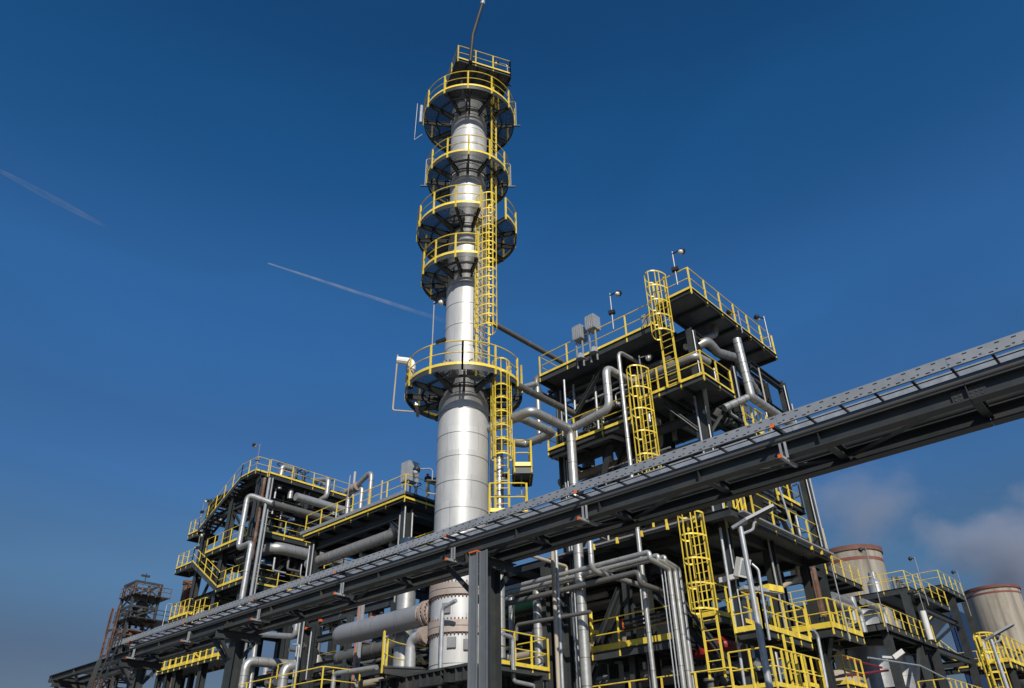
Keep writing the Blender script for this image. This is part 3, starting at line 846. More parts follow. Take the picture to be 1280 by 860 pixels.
# cable tray
TX0, TX1, TZ = XN - .30, XN + .36, ZT + .265
t = thing('cable_tray', 'grey perforated cable tray with lid running along the top of the pipe bridge', 'cable tray', (13, 12, TZ))
seg = 3.0; y = Y0
while y < 34.2:
    y2 = min(y + seg, 34.2)
    a = MB(); a.box((TX0 - .006, y + .004, TZ - .01), (TX0, y2 - .004, TZ + .19)); a.box((TX0, y + .004, TZ + .17), (TX0 + .03, y2 - .004, TZ + .176)); a.box((TX0 - .002, y + .004, TZ - .014), (TX0 + .03, y2 - .004, TZ - .008))
    a.build('near_side', 'perforated', t, 0)
    MB().box((TX1, y + .004, TZ + .01), (TX1 + .006, y2 - .004, TZ + .24)).build('far_side', 'galv', t, 0)
    y = y2
y = Y0 + .3
while y < 34:
    MB().box((TX0 + .004, y - .02, TZ - .006), (TX1 - .004, y + .02, TZ + .03)).build('rung', 'black', t, 0); y += .62
MB().box((TX0 + .20, Y0, TZ - .02), (TX0 + .216, 34.1, TZ - .006)).build('carrier_strip', 'black', t, 0)
# hangers with orange caps
hp = None
for i, y in enumerate([.4, 5.06, 9.75, 14.0, 18.7, 23.2, 27.9, 32.4]):
    if hp is None:
        hp = thing('tray_hanger', 'x', 'bracket', (XN, y, ZB)); LABELS.pop()
        for dx in (-.05, .05):
            MB().box((XN - .15, y - .02 + dx, ZB - .05), (XN - .122, y + .02 + dx, ZT - .03)).build('hanger_rail', 'galv', hp, 0)
        MB().box((TX0 - .12, y - .03, TZ - .075), (TX1 + .08, y + .03, TZ - .022)).build('upper_strut', 'black', hp, 0)
        MB().box((TX0 - .135, y - .036, TZ - .082), (TX0 - .12, y + .036, TZ - .014)).build('end_cap', 'orange', hp, 0)
        MB().box((XN - .36, y - .03, ZB - .10), (XN + .3, y + .03, ZB - .048)).build('lower_strut', 'galv', hp, 0)
        MB().box((XN - .375, y - .036, ZB - .107), (XN - .36, y + .036, ZB - .04)).build('end_cap', 'orange', hp, 0)
        o = hp
    else:
        o = copy_tree(hp); o.location = (XN, y, ZB)
    o['label'] = ['orange tipped tray hanger on the pipe bridge, nearest the right edge of the picture', 'orange tipped tray hanger on the pipe bridge below the big right steel tower', 'orange tipped tray hanger on the pipe bridge right of the silver column', 'orange tipped tray hanger on the pipe bridge at the post before the silver column',
                  'orange tipped tray hanger on the pipe bridge just left of the silver column', 'orange tipped tray hanger on the pipe bridge between the two left steel towers', 'orange tipped tray hanger on the pipe bridge below the folded stairs', 'orange tipped tray hanger on the pipe bridge near its far end ladder'][i]
    o['group'] = 'tray hangers along the pipe bridge'
# vertical cable risers at the bridge post
yv = at(592.5, 770, X=XN - .3).y + .05
t = thing('cable_riser', 'smooth grey cable riser with an orange cap before the bridge post', 'cable riser', (XN - .30, yv - .05, .2))
MB().channel((XN - .30, yv - .05, .2), (XN - .30, yv - .05, ZB - .12), .26, .06, (0, 1, 0)).build('tray', 'riser', t, 0)
MB().box((XN - .37, yv - .19, ZB - .115), (XN - .22, yv + .09, ZB - .085)).build('top_cap', 'orange', t, 0)
t = thing('cable_riser', 'perforated grey cable riser beside the bridge post, right of the smooth one', 'cable riser', (XN - .25, yv - .45, .2))
MB().channel((XN - .28, yv - .36, .2), (XN - .28, yv - .36, ZB - .12), .24, .05, (0, 1, 0)).build('tray', 'riser', t, 0)
pipe('thin pale conduit running up right of the bridge post', [(XF + .6, 12.3, .1), (XF + .6, 12.3, 7.6)], .05, 'beige', 0)
pipe('second thin pale conduit close beside the bridge post', [(XF + .75, 12.3, .1), (XF + .75, 12.3, 7.6)], .04, 'galv', 0)
# ladder to the bridge at its far end
b0 = at(152, 860, X=XN - .5)
ladder('leaning_ladder', 'dark plain ladder leaning to the far end of the pipe bridge', (XN - 1.6, 33.6, 0.1), (XN - .4, 33.6, 8.2), (-1, 0, 0), cage=False, width=.6, over=.3)
for ch in bpy.data.objects:
    if ch.parent and ch.parent.get('label', '').startswith('dark plain ladder'):
        ch.data.materials[0] = M['steel']
b = MB(); pa = at(128, 812, X=XN - .3); b.beam((pa.x - 1.0, pa.y, .0), (pa.x, pa.y, 7.4), .14, .14)
solo(b, 'steel_prop', 'steel', 'slanting steel prop under the far end of the pipe bridge', 'prop', smooth=0)

# ------------------------------------------------------------------ right steel tower
XR, YR = 23.2, 11.5
G = 'walkway decks of the right steel tower'
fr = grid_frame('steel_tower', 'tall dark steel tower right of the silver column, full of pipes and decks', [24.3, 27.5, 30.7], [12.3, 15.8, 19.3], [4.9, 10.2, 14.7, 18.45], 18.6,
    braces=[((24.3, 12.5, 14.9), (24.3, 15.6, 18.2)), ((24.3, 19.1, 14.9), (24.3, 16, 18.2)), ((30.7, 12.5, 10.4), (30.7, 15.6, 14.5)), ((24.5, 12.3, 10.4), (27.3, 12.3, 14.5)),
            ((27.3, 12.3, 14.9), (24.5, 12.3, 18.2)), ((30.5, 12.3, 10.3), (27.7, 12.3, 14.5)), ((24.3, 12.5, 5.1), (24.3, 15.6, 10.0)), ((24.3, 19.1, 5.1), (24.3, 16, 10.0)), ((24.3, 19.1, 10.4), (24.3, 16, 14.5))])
MB().ibeam((30.7, 11.5, 10.3), (30.7, 11.5, 18.3), .3, .3, (1, 0, 0)).build('column', 'steel', fr, 0)
for z in (16.4, 18.0): MB().ibeam((27.7, 11.5, z), (30.5, 11.5, z), .3, .2, (0, 0, 1)).build('beam', 'steel', fr, 0)
# gusset-like knee braces under deck B
for a, b in (((24.3, 12.15, 13.9), (23.5, 11.7, 15.35)), ((24.3, 12.45, 13.9), (23.5, 13.6, 15.35)), ((24.45, 12.3, 13.9), (25.3, 11.7, 15.35))):
    MB().ibeam(a, b, .12, .12).build('brace', 'steel', fr, 0)
def rect(x0, x1, y0, y1): return [(x0, y0), (x1, y0), (x1, y1), (x0, y1)]
platform('walkway_deck', 'highest corner deck of the right steel tower, with a long rail sloping down right', 'deck', rect(XR, 30.6, 11.4, 13.0), 19.67,
         [[(XR, 12.9), (XR, 11.4), (30.6, 11.4), (30.6, 13.0)]], group=G, step=1.15, grid=1.3)
platform('walkway_deck', 'wide top deck of the right steel tower left of its corner deck', 'deck', rect(XR, 30.6, 13.06, 19.6), 18.82,
         [[(XR, 13.06), (XR, 19.6), (26, 19.6)], [(30.6, 13.1), (30.6, 19.6)]], group=G, step=1.65, grid=1.6, thick=.3)
platform('walkway_deck', 'corner balcony deck with yellow rails halfway up the right steel tower', 'deck', rect(XR, 25.5, 11.5, 14.5), 15.7,
         [[(XR, 14.5), (XR, 11.5), (25.5, 11.5)]], group=G, step=1.0, grid=1.1)
platform('walkway_deck', 'narrow walkway on the left face of the right steel tower beside the corner balcony', 'deck', rect(XR, 24.5, 14.9, 19.3), 15.0,
         [[(XR, 14.9), (XR, 19.3), (23.8, 19.3)]], group=G, step=1.5, grid=1.3)
platform('walkway_deck', 'walkway on the right face of the right steel tower behind the long silver pipe', 'deck', rect(27.2, 31.0, 11.5, 12.9), 14.6,
         [[(27.2, 11.5), (31.0, 11.5), (31.0, 12.9)]], group=G, step=1.0)
platform('walkway_deck', 'small low walkway with yellow rail just above the bridge, right side of the right tower', 'deck', rect(25.6, 27.1, 11.3, 12.6), 14.3,
         [[(25.6, 11.3), (27.1, 11.3)]], group=G, step=1.0)
ZL = 10.45
platform('walkway_deck', 'broad lower deck of the right steel tower seen from below, under the bridge', 'deck', rect(XR, 31.2, 11.4, 23.6), ZL,
         [[(XR + 1.8, 11.4), (31.2, 11.4), (31.2, 13)], ], group=G, step=1.5, thick=.3, grid=1.3)
for y in (12.2, 13.6, 15, 16.4, 17.8, 19.2): pass
st = MB()
cl = thing('cable_tray', 'narrow bluish cable tray along the edge of the lower deck of the right tower', 'cable tray', (XR - .2, 15, ZL))
MB().box((XR - .30, 12.4, ZL - .16), (XR - .08, 19.6, ZL - .10)).build('tray', 'primer', cl, 0)
for i in range(5): MB().box((XR - .34, 12.6 + i * 1.1, ZL - .30), (XR - .26, 12.68 + i * 1.1, ZL - .08)).build('tray_bracket', 'yellow', cl, 0)
cl = thing('cable_tray', 'narrow bluish cable tray under the right edge of the lower deck of the right tower', 'cable tray', (27, 11.2, ZL))
MB().box((23.6, 11.1, ZL - .12), (31.0, 11.3, ZL - .06)).build('tray', 'galv_dull', cl, 0)
for i in range(3): MB().box((29.0 + i * .9, 11.14, ZL - .30), (29.06 + i * .9, 11.22, ZL - .13)).build('tray_bracket', 'yellow', cl, 0)
# cabinet, stairs and rails on the lower deck above the girder
b = thing('louvre_cabinet', 'black cabinet with pipe racks standing on the lower deck behind the bridge', 'cabinet', (27.6, 12.4, ZL))
MB().box((27.2, 11.9, ZL), (28.2, 12.7, ZL + 2.2)).build('housing', 'black', b, 0)
for i in range(9): MB().box((27.15, 11.86, ZL + .2 + i * .22), (28.2, 11.9, ZL + .28 + i * .22)).build('louvre', 'steel', b, 0)
for k, x in ((0, 24.6), (1, 25.6)):
    sr = MB()
handrail(thing('stair_rail', 'yellow stair rails slanting behind the bridge on the lower deck of the right tower', 'handrail', (25, 12.2, ZL)), [(24.4, 12.2, ZL), (25.2, 12.2, ZL), (27.0, 12.6, ZL + 1.3)], step=.8)
platform('walkway_deck', 'raised yellow railed step behind the bridge on the lower deck of the right tower', 'deck', rect(28.6, 31.0, 11.9, 13), ZL + 2.0, [[(28.6, 11.9), (31.0, 11.9), (31, 13)]], group=G, step=1.1, toe=.16)

# ladders
G2 = 'caged ladders of the right steel tower'
ladder('caged_ladder', 'caged yellow ladder at the right tower corner from the balcony to the top deck', (XR - .12, 12.75, 15.7), (XR - .12, 12.75, 19.67), (-1, .0, 0), group=G2, cage_from=2.2, hoop_gap=.7, cage_r=.42, width=.55)
ladder('caged_ladder', 'caged yellow ladder left of the corner balcony of the right tower, ending behind the bridge', (XR - .1, 14.15, 10.45), (XR - .1, 14.15, 15.7), (-1, 0, 0), group=G2, cage_from=1.6, hoop_gap=.8, cage_r=.42, width=.55)
lt = at(868, 668, X=XR - .1)
ladder('caged_ladder', 'tall caged yellow ladder below the bridge at the foot of the right steel tower', (XR - .1, 12.75, 5.2), (XR - .1, 12.75, ZL), (-1, 0, 0), group=G2, cage_from=2.0, hoop_gap=.8, over=.0, cage_r=.42, width=.55)

# floodlights of the tower
for px, py, X, rz, lb, H in ((768, 412, XR, -1.3, 'floodlight on a thin pole on the left rail of the right tower top', 1.9), (848, 357, XR, -1.3, 'floodlight on a thin pole at the highest corner of the right steel tower', 1.75)):
    p = at(px, py, X=X); lamp((p.x - .06, p.y, p.z), rz, lb, H)
p = at(957, 415, Y=11.4); lamp((p.x, 11.32, p.z - .9), 2.6, 'floodlight at the right end of the highest deck of the right tower, facing left', 1.75, 0)
p = at(924, 405, Y=11.4); lamp((p.x, 11.34, p.z - .5), 2.4, 'short floodlight on a grey pole over the sloping right rail of the right tower', 1.2, 0)
p = at(806, 495, X=XR); lamp((p.x - .06, p.y, p.z - .1), -1.0, 'floodlight on a thin pole at the left end of the corner balcony rail', 1.95)

# junction boxes on the top deck
for px, py, lb in ((727, 423, 'left twin of the grey ribbed cabinets on legs atop the right tower'), (743, 410, 'right twin of the grey ribbed cabinets on legs atop the right tower')):
    p = at(px, py, X=XR + .05); z = 18.82; y = p.y; zb = p.z
    b = thing('ribbed_cabinet', lb, 'cabinet', (XR, y, z), 'ribbed cabinets on the top deck')
    MB().box((XR - .28, y - .22, zb - .15), (XR + .22, y + .24, zb + .55)).build('housing', 'galv', b, 0)
    for i in range(5): MB().box((XR - .296, y - .18 + i * .1, zb - .1), (XR - .282, y - .14 + i * .1, zb + .5)).build('rib', 'galv_dull', b, 0)
    for yy in (-.14, .2): MB().box((XR - .1, y + yy, z - .5), (XR - .04, y + yy + .05, zb - .16)).build('leg', 'galv', b, 0)
    MB().lathe((XR - .14, y, z - .15), [(.22, 0), (.1, .3)], 8).build('cable_gland', 'galv_dull', b)
p = at(814, 393, X=XR + .3)
b = thing('control_cabinet', 'grey control cabinet behind the rail of the right tower top deck beside the caged ladder', 'cabinet', (XR + .3, p.y, 18.82))
MB().box((XR + .3, p.y - .35, 19.0), (XR + .65, p.y + .5, 19.75)).build('housing', 'galv', b, 0)
MB().box((XR + .285, p.y - .2, 19.1), (XR + .297, p.y + .35, 19.65)).build('door', 'galv_dull', b, 0)
for yy in (-.3, .4): MB().box((XR + .4, p.y + yy, 18.82), (XR + .45, p.y + yy + .05, 19.0)).build('leg', 'galv', b, 0)
for i, (px, py, s) in enumerate(((694, 446, 1.0), (703, 440, .8), (713, 434, .8), (686, 452, .7))):
    p = at(px, py, X=25.0)
    valve((25.0, p.y, 18.85), .3 * i, ['tallest dark handwheel valve against the sky at the left end atop the right tower', 'dark valve second from the left on the top deck of the right tower', 'dark valve next to the grey cabinets on the top deck of the right tower', 'small dark valve at the far left edge of the right tower top deck'][i], s * 1.15, 'valves on the top deck of the right tower')

# ---- pipes between column and tower and on the tower face
W = 'silver pipes of the right tower'
pipe('main silver pipe from the column with its long vertical leg passing behind the bridge', [(19.6, 19.3, 14.9), (19.6, 17.1, 14.9), (22.0, 17.1, 14.9), (22.0, 17.1, .1)], .185, 'pipe_clad', .3, bands=.9, n=18)
pipe('silver pipe bending up from the main silver pipe and into the right tower', [(22.0, 16.9, 14.93), (22.0, 15.1, 15.12), (22.0, 15.1, 17.0), (24.5, 15.1, 17.0)], .165, 'pipe_clad', .4, bands=.5, n=16)
p = at(773, 442, X=22.75); q = at(789, 584, X=22.75)
pipe('slender silver riser standing left of the caged ladder of the right tower', [(25.5, p.y - .15, p.z + .1), (22.75, p.y, p.z + .12), (22.75, q.y, .1)], .085, 'pipe_clad', .35, bands=1.2)
a1 = at(643.5, 480, Y=18.2); a2 = at(701, 511, Y=18.2)
pipe('upper grey pipe from the column to the right tower', [(19.8, 19.6, a1.z), (19.8, 18.2, a1.z), (a2.x, 18.2, a1.z), (a2.x + 3, 18.2, a1.z)], .15, 'grey_pipe', .3, bands=1.5)
a1 = at(640, 517, Y=18.0); a2 = at(692, 541, Y=18.0)
b1 = at(662, 556, Y=19.0)
pipe('lower grey pipe from the column that turns back and drops as a silver leg', [(19.9, 19.4, a1.z), (19.9, 18.0, a1.z), (a2.x, 18.0, a1.z), (a2.x, 19.6, a1.z), (a2.x - 1.6, 19.6, a1.z - .3), (a2.x - 1.6, 19.6, .1)], .17, 'pipe_clad', .3, bands=1.1)
a1 = at(618, 405, Y=20.0); a2 = at(686, 443, Y=20.0)
pipe('dark slanting looking pipe high in the sky from the column to the right tower top', [(19.6, 20.0, a1.z), (a2.x + 1, 20.0, a1.z)], .13, 'grey_pipe', 0, bands=2.2)
p = at(705, 475, X=22.9)
pipe('thin vertical drop line at the left end of the right tower', [(22.9, p.y, p.z), (22.9, p.y, .1)], .05, 'galv', 0)
p = at(736, 490, X=24); pipe('thin vertical drop line inside the left face of the right tower', [(24.9, p.y, 18.3), (24.9, p.y, 14)], .06, 'galv', 0)
p = at(670, 470, Y=19.9); 
pipe('grey hooked pipe at the far left corner of the right tower', [(25.5, 19.9, p.z), (p.x, 19.9, p.z), (p.x, 19.9, p.z - .9), (p.x + 2.5, 19.9, p.z - .9)], .17, 'grey_pipe', .4)
p = at(672, 490, Y=19.5); pipe('small silver elbow beside the upper grey pipe at the left end of the right tower', [(p.x - 1.4, 19.5, p.z - .4), (p.x - .2, 19.5, p.z + .35), (p.x, 19.5, p.z + .3), (p.x, 19.5, p.z - 2.5)], .12, 'pipe_clad', .3)
# right side silver chain
Yp = 12.1
c = [at(*q_, Y=Yp) for q_ in ((897, 400), (894, 418), (873, 427), (866, 438), (885, 424), (899, 440), (921, 449), (931, 462))]
pipe('silver elbow pipe hanging under the highest deck of the right tower', [c[0] + V((0, 0, .5)), c[1], c[2] + V((0, .6, 0))], .14, 'pipe_clad', .35, bands=.5)
pipe('thick silver pipe wriggling under the highest deck on the right face of the right tower', [at(866, 436, Y=12.6), at(884, 426, Y=Yp), at(897, 441, Y=Yp), at(918, 447, Y=Yp), at(945, 490, Y=Yp + .3)], .2, 'pipe_clad', .35, bands=.45, n=16)
c = [at(*q_, Y=11.0) for q_ in ((921, 424), (939, 496), (981, 521))]
pipe('bright silver pipe dropping on the right face of the right tower then running right', [c[0], V((c[1].x, 11.0, c[1].z)), V((c[2].x + 2.5, 11.0, c[1].z))], .17, 'pipe_clad', .12, bands=.45, n=16)
pipe('short silver stub branching left off the bright pipe of the right tower', [V((c[1].x - .15, 11.1, c[1].z - .06)), at(905, 510, Y=11.7)], .15, 'pipe_clad', 0, bands=.4)
pipe('thin pale post line on the right face of the right tower', [at(948, 460, Y=11.2), at(978, 600, Y=11.2)], .035, 'beige', 0)
pipe('thin steel line crossing the right face of the right tower above the low deck', [at(968, 590, Y=11.25), at(990, 660, Y=11.25)], .04, 'galv', 0)
pipe('beige pipe with a step under the low deck of the right tower', [at(975, 735, Y=12.5), at(998, 722, Y=12.5), at(996, 708, Y=12.5), at(1012, 712, Y=12.5)], .09, 'beige', .1)

# interior pipes and vessels of the tower
rnd = random.Random(3)
for i, (x, z, r, m_) in enumerate(((25.3, 17.4, .28, 'grey_pipe'), (26.4, 16.8, .4, 'grey_pipe'), (28.6, 16.6, .55, 'grey_pipe'), (25.4, 13.2, .35, 'beige'), (26.6, 12.2, .5, 'grey_pipe'), (25.0, 11.6, .22, 'beige'), (28.8, 12.4, .6, 'grey_pipe'))):
    pipe(['grey header just below the top deck inside the right tower', 'second grey header deeper below the top deck inside the right tower', 'fat grey exchanger shell high inside the right tower', 'beige header above the bridge inside the right tower', 'fat grey drum in mid height inside the right tower', 'low beige header just above the bridge inside the right tower', 'fattest grey drum deep inside the right tower'][i],
         [(x, 12.6, z), (x, 19.2, z)], r, m_, 0, bands=1.3, n=16, group='headers inside the right tower', cat='pipe')
for i in range(6):
    y = 12.9 + i * 1.05; x0 = 24.7
    pipe('grey cross pipe %s inside the right tower' % ['nearest the corner', 'second from the corner', 'third from the corner', 'fourth from the corner', 'fifth from the corner', 'farthest from the corner'][i],
         [(x0, y, 14.0 + .25 * (i % 3)), (x0, y, 16.2 + .3 * (i % 2)), (29.5, y, 16.2 + .3 * (i % 2))], .07 + .03 * (i % 3), 'grey_pipe' if i % 2 else 'pipe_clad', .3, group='cross pipes inside the right tower')

# cooler bundles and drums filling the tower bays
for i, (x0, x1, y0, y1, z0, z1, nm) in enumerate(((25.0, 30.2, 13.2, 15.6, 17.35, 18.2, 'dark finned cooler bundle under the top deck of the right tower, near the corner'), (25.0, 30.2, 16.0, 19.1, 17.35, 18.2, 'dark finned cooler bundle under the top deck of the right tower, left end'),
                                            (26.3, 30.2, 12.7, 15.5, 12.3, 14.2, 'dark cooler box in mid height of the right tower, near the corner'), (26.3, 30.2, 16.1, 19.1, 12.0, 14.2, 'dark cooler box in mid height of the right tower, left end'))):
    b = thing('cooler_bundle', nm, 'cooler', ((x0 + x1) / 2, (y0 + y1) / 2, z0), 'cooler bundles inside the right tower')
    MB().box((x0, y0, z0), (x1, y1, z1)).build('housing', 'steel', b, 0)
    for k in range(7): MB().box((x0 - .03, y0 + .1 + k * (y1 - y0 - .2) / 7, z0 + .08), (x0 - .002, y0 + .1 + (k + .55) * (y1 - y0 - .2) / 7, z1 - .08)).build('fin_panel', 'black', b, 0)
    MB().cyl((x0 - .5, y0 + .3, (z0 + z1) / 2), (x0 - .5, y1 - .3, (z0 + z1) / 2), .16, 12).build('header', 'grey_pipe', b)
for i, (x, y0, y1, z, r, m_) in enumerate(((24.9, 15.2, 19.0, 16.1, .22, 'grey_pipe'), (25.6, 15.2, 19.0, 15.6, .3, 'grey_pipe'), (24.9, 12.8, 19.0, 13.9, .13, 'pipe_clad'), (24.8, 12.8, 19.0, 13.3, .1, 'galv'), (24.9, 12.8, 18.8, 12.6, .2, 'beige'), (25.5, 12.8, 19, 11.2, .26, 'beige'))):
    pipe('face pipe along the left side of the right tower, ' + ['highest one', 'second highest one', 'silver third one', 'thin fourth one', 'beige fifth one', 'lowest beige one'][i], [(x, y0, z), (x, y1, z), (x, y1, z - .8)], r, m_, .3, bands=1.2)
for i, (y, z) in enumerate(((15.6, 15.0), (16.6, 15.0), (17.8, 15.0), (18.6, 15.0))):
    valve((24.2, y, z), i, ['valve nearest the ladder on the narrow walkway of the right tower', 'second valve from the ladder on the narrow walkway of the right tower', 'third valve from the ladder on the narrow walkway of the right tower', 'valve at the far end of the narrow walkway of the right tower'][i], 1.0, 'valves on the narrow walkway')
a1 = at(755, 455, X=23.7); a2 = at(718, 520, X=23.7)
solo(MB().ibeam(a1, a2, .16, .18), 'steel_brace', 'steel', 'long slanting brace on the left face of the right tower', 'brace', smooth=0)
a1 = at(764, 556, X=23.8); a2 = at(752, 600, X=23.8)
solo(MB().beam(a1, a2, .30, .03, (1, 0, 0)), 'steel_brace', 'steel', 'short plate brace just above the bridge on the left face of the right tower', 'brace', smooth=0)

for i, (p0, p1, X, r, m_, nm) in enumerate((((790, 478), (868, 437), 24.0, .17, 'pipe_clad', 'silver pipe crossing behind the upper caged ladder of the right tower'), ((716, 528), (772, 497), 24.2, .15, 'grey_pipe', 'grey pipe below the slanting brace on the left face of the right tower'),
        ((690, 500), (768, 462), 24.6, .2, 'grey_pipe', 'thick grey pipe in the left bay of the right tower under the top deck'), ((690, 572), (764, 543), 23.5, .1, 'primer', 'bluish pipe slung below the narrow walkway of the right tower'))):
    a1 = at(*p0, X=X); a2 = at(*p1, X=X)
    pipe(nm, [(X, a1.y, a1.z), (X, a2.y, a1.z), (X + .8, a2.y - .1, a1.z)], r, m_, .25, bands=.9)
c = [at(*q_, X=25.2) for q_ in ((700, 598), (817, 563), (832, 540))]
pipe('beige pipe with an elbow just above the bridge inside the right tower', [(25.2, c[0].y, c[1].z), (25.2, c[1].y, c[1].z), (25.2, c[1].y - .3, c[1].z + .2), (25.2, c[1].y - .3, c[1].z + 1.3)], .19, 'beige', .3, bands=1.2, n=14)
for y in (17.2, 18.4): 
    pipe('thin silver drop line in the left bay of the right tower', [(24.1, y, 18.3), (24.1, y, 15.3)], .06, 'galv', 0, group='drop lines in the left bay')

# conduits clipped to the steel of the tower
for i, (x, y, z0, z1) in enumerate(((24.12, 12.1, 4, 18.4), (24.12, 12.5, 10.6, 15.5), (24.12, 15.7, 0.2, 10), (24.12, 15.95, 0.2, 10), (24.12, 19.2, .2, 18.3), (24.12, 19.45, .2, 18.3), (24.1, 19.05, .2, 14.8), (27.3, 12.1, .2, 18), (27.7, 12.1, 5, 14), (30.5, 11.32, 10.6, 18), (30.9, 11.32, 10.6, 17.2))):
    pipe('thin conduit clipped to a column of the right tower', [(x, y, z0), (x, y, z1)], .03 + .012 * (i % 3), ('galv', 'galv_dull', 'steel')[i % 3], 0, group='conduits on the right tower columns')
for i in range(9):
    z = (16.9, 17.2, 15.9, 13.7, 13.0, 12.5, 11.7, 11.4, 17.6)[i]; x = 24.0 + .12 * (i % 3)
    y0 = 12.9 + (i * 1.3) % 3; y1 = min(y0 + 3.2 + (i % 3), 19.2)
    pipe('small bore line along the left face of the right tower', [(x, y0, z), (x, y1, z), (x, y1, z - .5 - .2 * (i % 2)), (x + .9, y1, z - .5 - .2 * (i % 2))], .035 + .015 * (i % 3), ('pipe_clad', 'galv', 'grey_pipe')[i % 3], .12, group='small bore lines of the right tower')
for i in range(8):
    x = 25.2 + i * .72; z = (17.0, 16.3, 13.6, 12.9, 15.4, 13.2, 16.7, 12.2)[i]
    pipe('small bore line on the right face of the right tower', [(x, 12.0, z), (x, 12.0, z - 1.1), (min(x + 1.4, 30.9), 12.0, z - 1.1)], .04 + .02 * (i % 3), ('pipe_clad', 'galv', 'grey_pipe')[i % 3], .14, group='small bore lines of the right tower')
for i in range(5):
    valve((26.0 + i * .95, 12.15, 14.65), i, ['valve nearest the corner on the right face of the right tower', 'second valve from the corner on the right face of the right tower', 'middle valve on the right face of the right tower', 'fourth valve from the corner on the right face of the right tower', 'valve farthest right on the right face of the right tower'][i], 1.0, 'valves on the right face walkway')
# ------------------------------------------------------------------ left block of the rack (nearer one)
G = 'decks of the left steel blocks'
XB, YB, ZBk = 23.2, 29.0, 15.7
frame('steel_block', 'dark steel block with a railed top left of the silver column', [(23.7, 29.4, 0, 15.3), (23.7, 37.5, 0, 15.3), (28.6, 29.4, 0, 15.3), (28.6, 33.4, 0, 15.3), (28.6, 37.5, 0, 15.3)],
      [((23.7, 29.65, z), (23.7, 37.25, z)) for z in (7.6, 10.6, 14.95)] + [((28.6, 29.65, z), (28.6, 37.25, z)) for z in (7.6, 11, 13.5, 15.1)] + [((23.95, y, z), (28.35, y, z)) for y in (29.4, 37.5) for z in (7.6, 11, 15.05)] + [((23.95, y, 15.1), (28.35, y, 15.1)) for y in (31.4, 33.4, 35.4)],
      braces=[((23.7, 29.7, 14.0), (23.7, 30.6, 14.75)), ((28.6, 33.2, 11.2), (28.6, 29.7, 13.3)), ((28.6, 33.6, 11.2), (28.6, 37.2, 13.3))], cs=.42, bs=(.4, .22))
platform('walkway_deck', 'railed top deck of the steel block left of the silver column', 'deck', rect(XB, 29.0, YB, 38.0), ZBk,
         [[(XB, 38.0), (XB, YB), (29.0, YB)]], group=G, step=1.55, thick=.36, toe=0, drop=.42, grid=1.5)
cl = thing('cable_tray', 'grey cable tray fixed along the rail foot of the steel block left of the column', 'cable tray', (XB, 33, ZBk))
MB().box((XB - .14, YB - .08, ZBk - .02), (XB - .05, 38.3, ZBk + .16)).build('near_leg', 'galv_dull', cl, 0)
MB().box((XB - .04, YB - .14, ZBk - .02), (29, YB - .05, ZBk + .12)).build('far_leg', 'steel', cl, 0)
solo(MB().box((XB - .10, YB - .05, ZBk - .2), (XB - .06, 38.0, ZBk - .1)), 'kick_strip', 'yellow', 'yellow strip below the cable tray on the steel block left of the column', 'strip')
solo(MB().box((XB, YB - .10, ZBk - .24), (29, YB - .06, ZBk - .14)), 'kick_strip', 'yellow', 'yellow strip on the right face of the steel block left of the column', 'strip')
p1 = at(500, 645, X=24.4); p2 = at(497, 672, X=24.4); p3 = at(420, 705, X=24.4)
pipe('fat silver pipe curving under the top deck of the steel block left of the column', [(24.1, p1.y - .1, 15.2), (24.1, p1.y - .1, p2.z + .1), (24.1, 38.6, p2.z + .1)], .32, 'pipe_clad', .9, bands=.55, n=18)
pipe('grey pipe crossing the shade behind the fat silver pipe of the left block', [(26.5, 29.8, 14.3), (26.5, 37, 13.6)], .16, 'grey_pipe', 0)
for k, y in enumerate((31.2, 31.7, 32.2)):
    pipe('thin drop pipe in the shade of the left steel block, one of three', [(25.6, y, 15.2), (25.6, y, 13.2 - .3 * k)], .06, 'galv', 0, group='thin drop pipes under the left block')
platform('walkway_deck', 'short yellow railed walkway below the steel block just left of the column, above the bridge', 'deck', rect(23.0, 25.2, 25.0, 28.6), 12.0, [[(23.0, 28.6), (23.0, 25.0), (25.2, 25.0)]], group=G, step=1.5)
platform('walkway_deck', 'short yellow walkway end showing at the left under the steel block left of the column', 'deck', rect(26.2, 28.2, 38.2, 40.2), 14.3, [[(26.2, 40.2), (26.2, 38.2), (28.2, 38.2)]], group=G, step=1.0)
# equipment on its top
b = thing('ribbed_cabinet', 'pale ribbed cabinet on legs at the corner of the steel block left of the column', 'cabinet', (23.9, 29.5, ZBk))
MB().box((23.6, 29.3, ZBk + 1.0), (24.3, 29.95, ZBk + 2.1)).build('housing', 'galv', b, 0)
for i in range(6): MB().box((23.585, 29.34 + i * .1, ZBk + 1.05), (23.598, 29.38 + i * .1, ZBk + 2.05)).build('rib', 'galv_dull', b, 0)
for dx in (0, .55):
    for dy in (0, .5): MB().box((23.65 + dx, 29.35 + dy, ZBk), (23.71 + dx, 29.41 + dy, ZBk + 1.0)).build('leg', 'galv', b, 0)
b = thing('valve_rack', 'dark rack with orange capped valves beside the column on the left block top', 'valve rack', (25.6, 29.6, ZBk))
for dx in (0, .5, 1.0): MB().cyl((25.2 + dx, 29.5, ZBk), (25.2 + dx, 29.5, ZBk + 1.5), .06, 8).build('pipe_leg', 'galv', b)
MB().box((25.0, 29.35, ZBk + 1.35), (26.5, 29.65, ZBk + 1.62)).build('manifold', 'black', b, 0)
for dx in (0, .65, 1.3): MB().cyl((25.1 + dx, 29.5, ZBk + 1.6), (25.1 + dx, 29.5, ZBk + 1.78), .09, 8).build('cap', 'orange', b)
for px, py, zt_, nm in ((539, 600, 1.4, 'right of the pale cabinet'),):
    pass
def on_nb(px, py, X): return at(px, py, X=X)
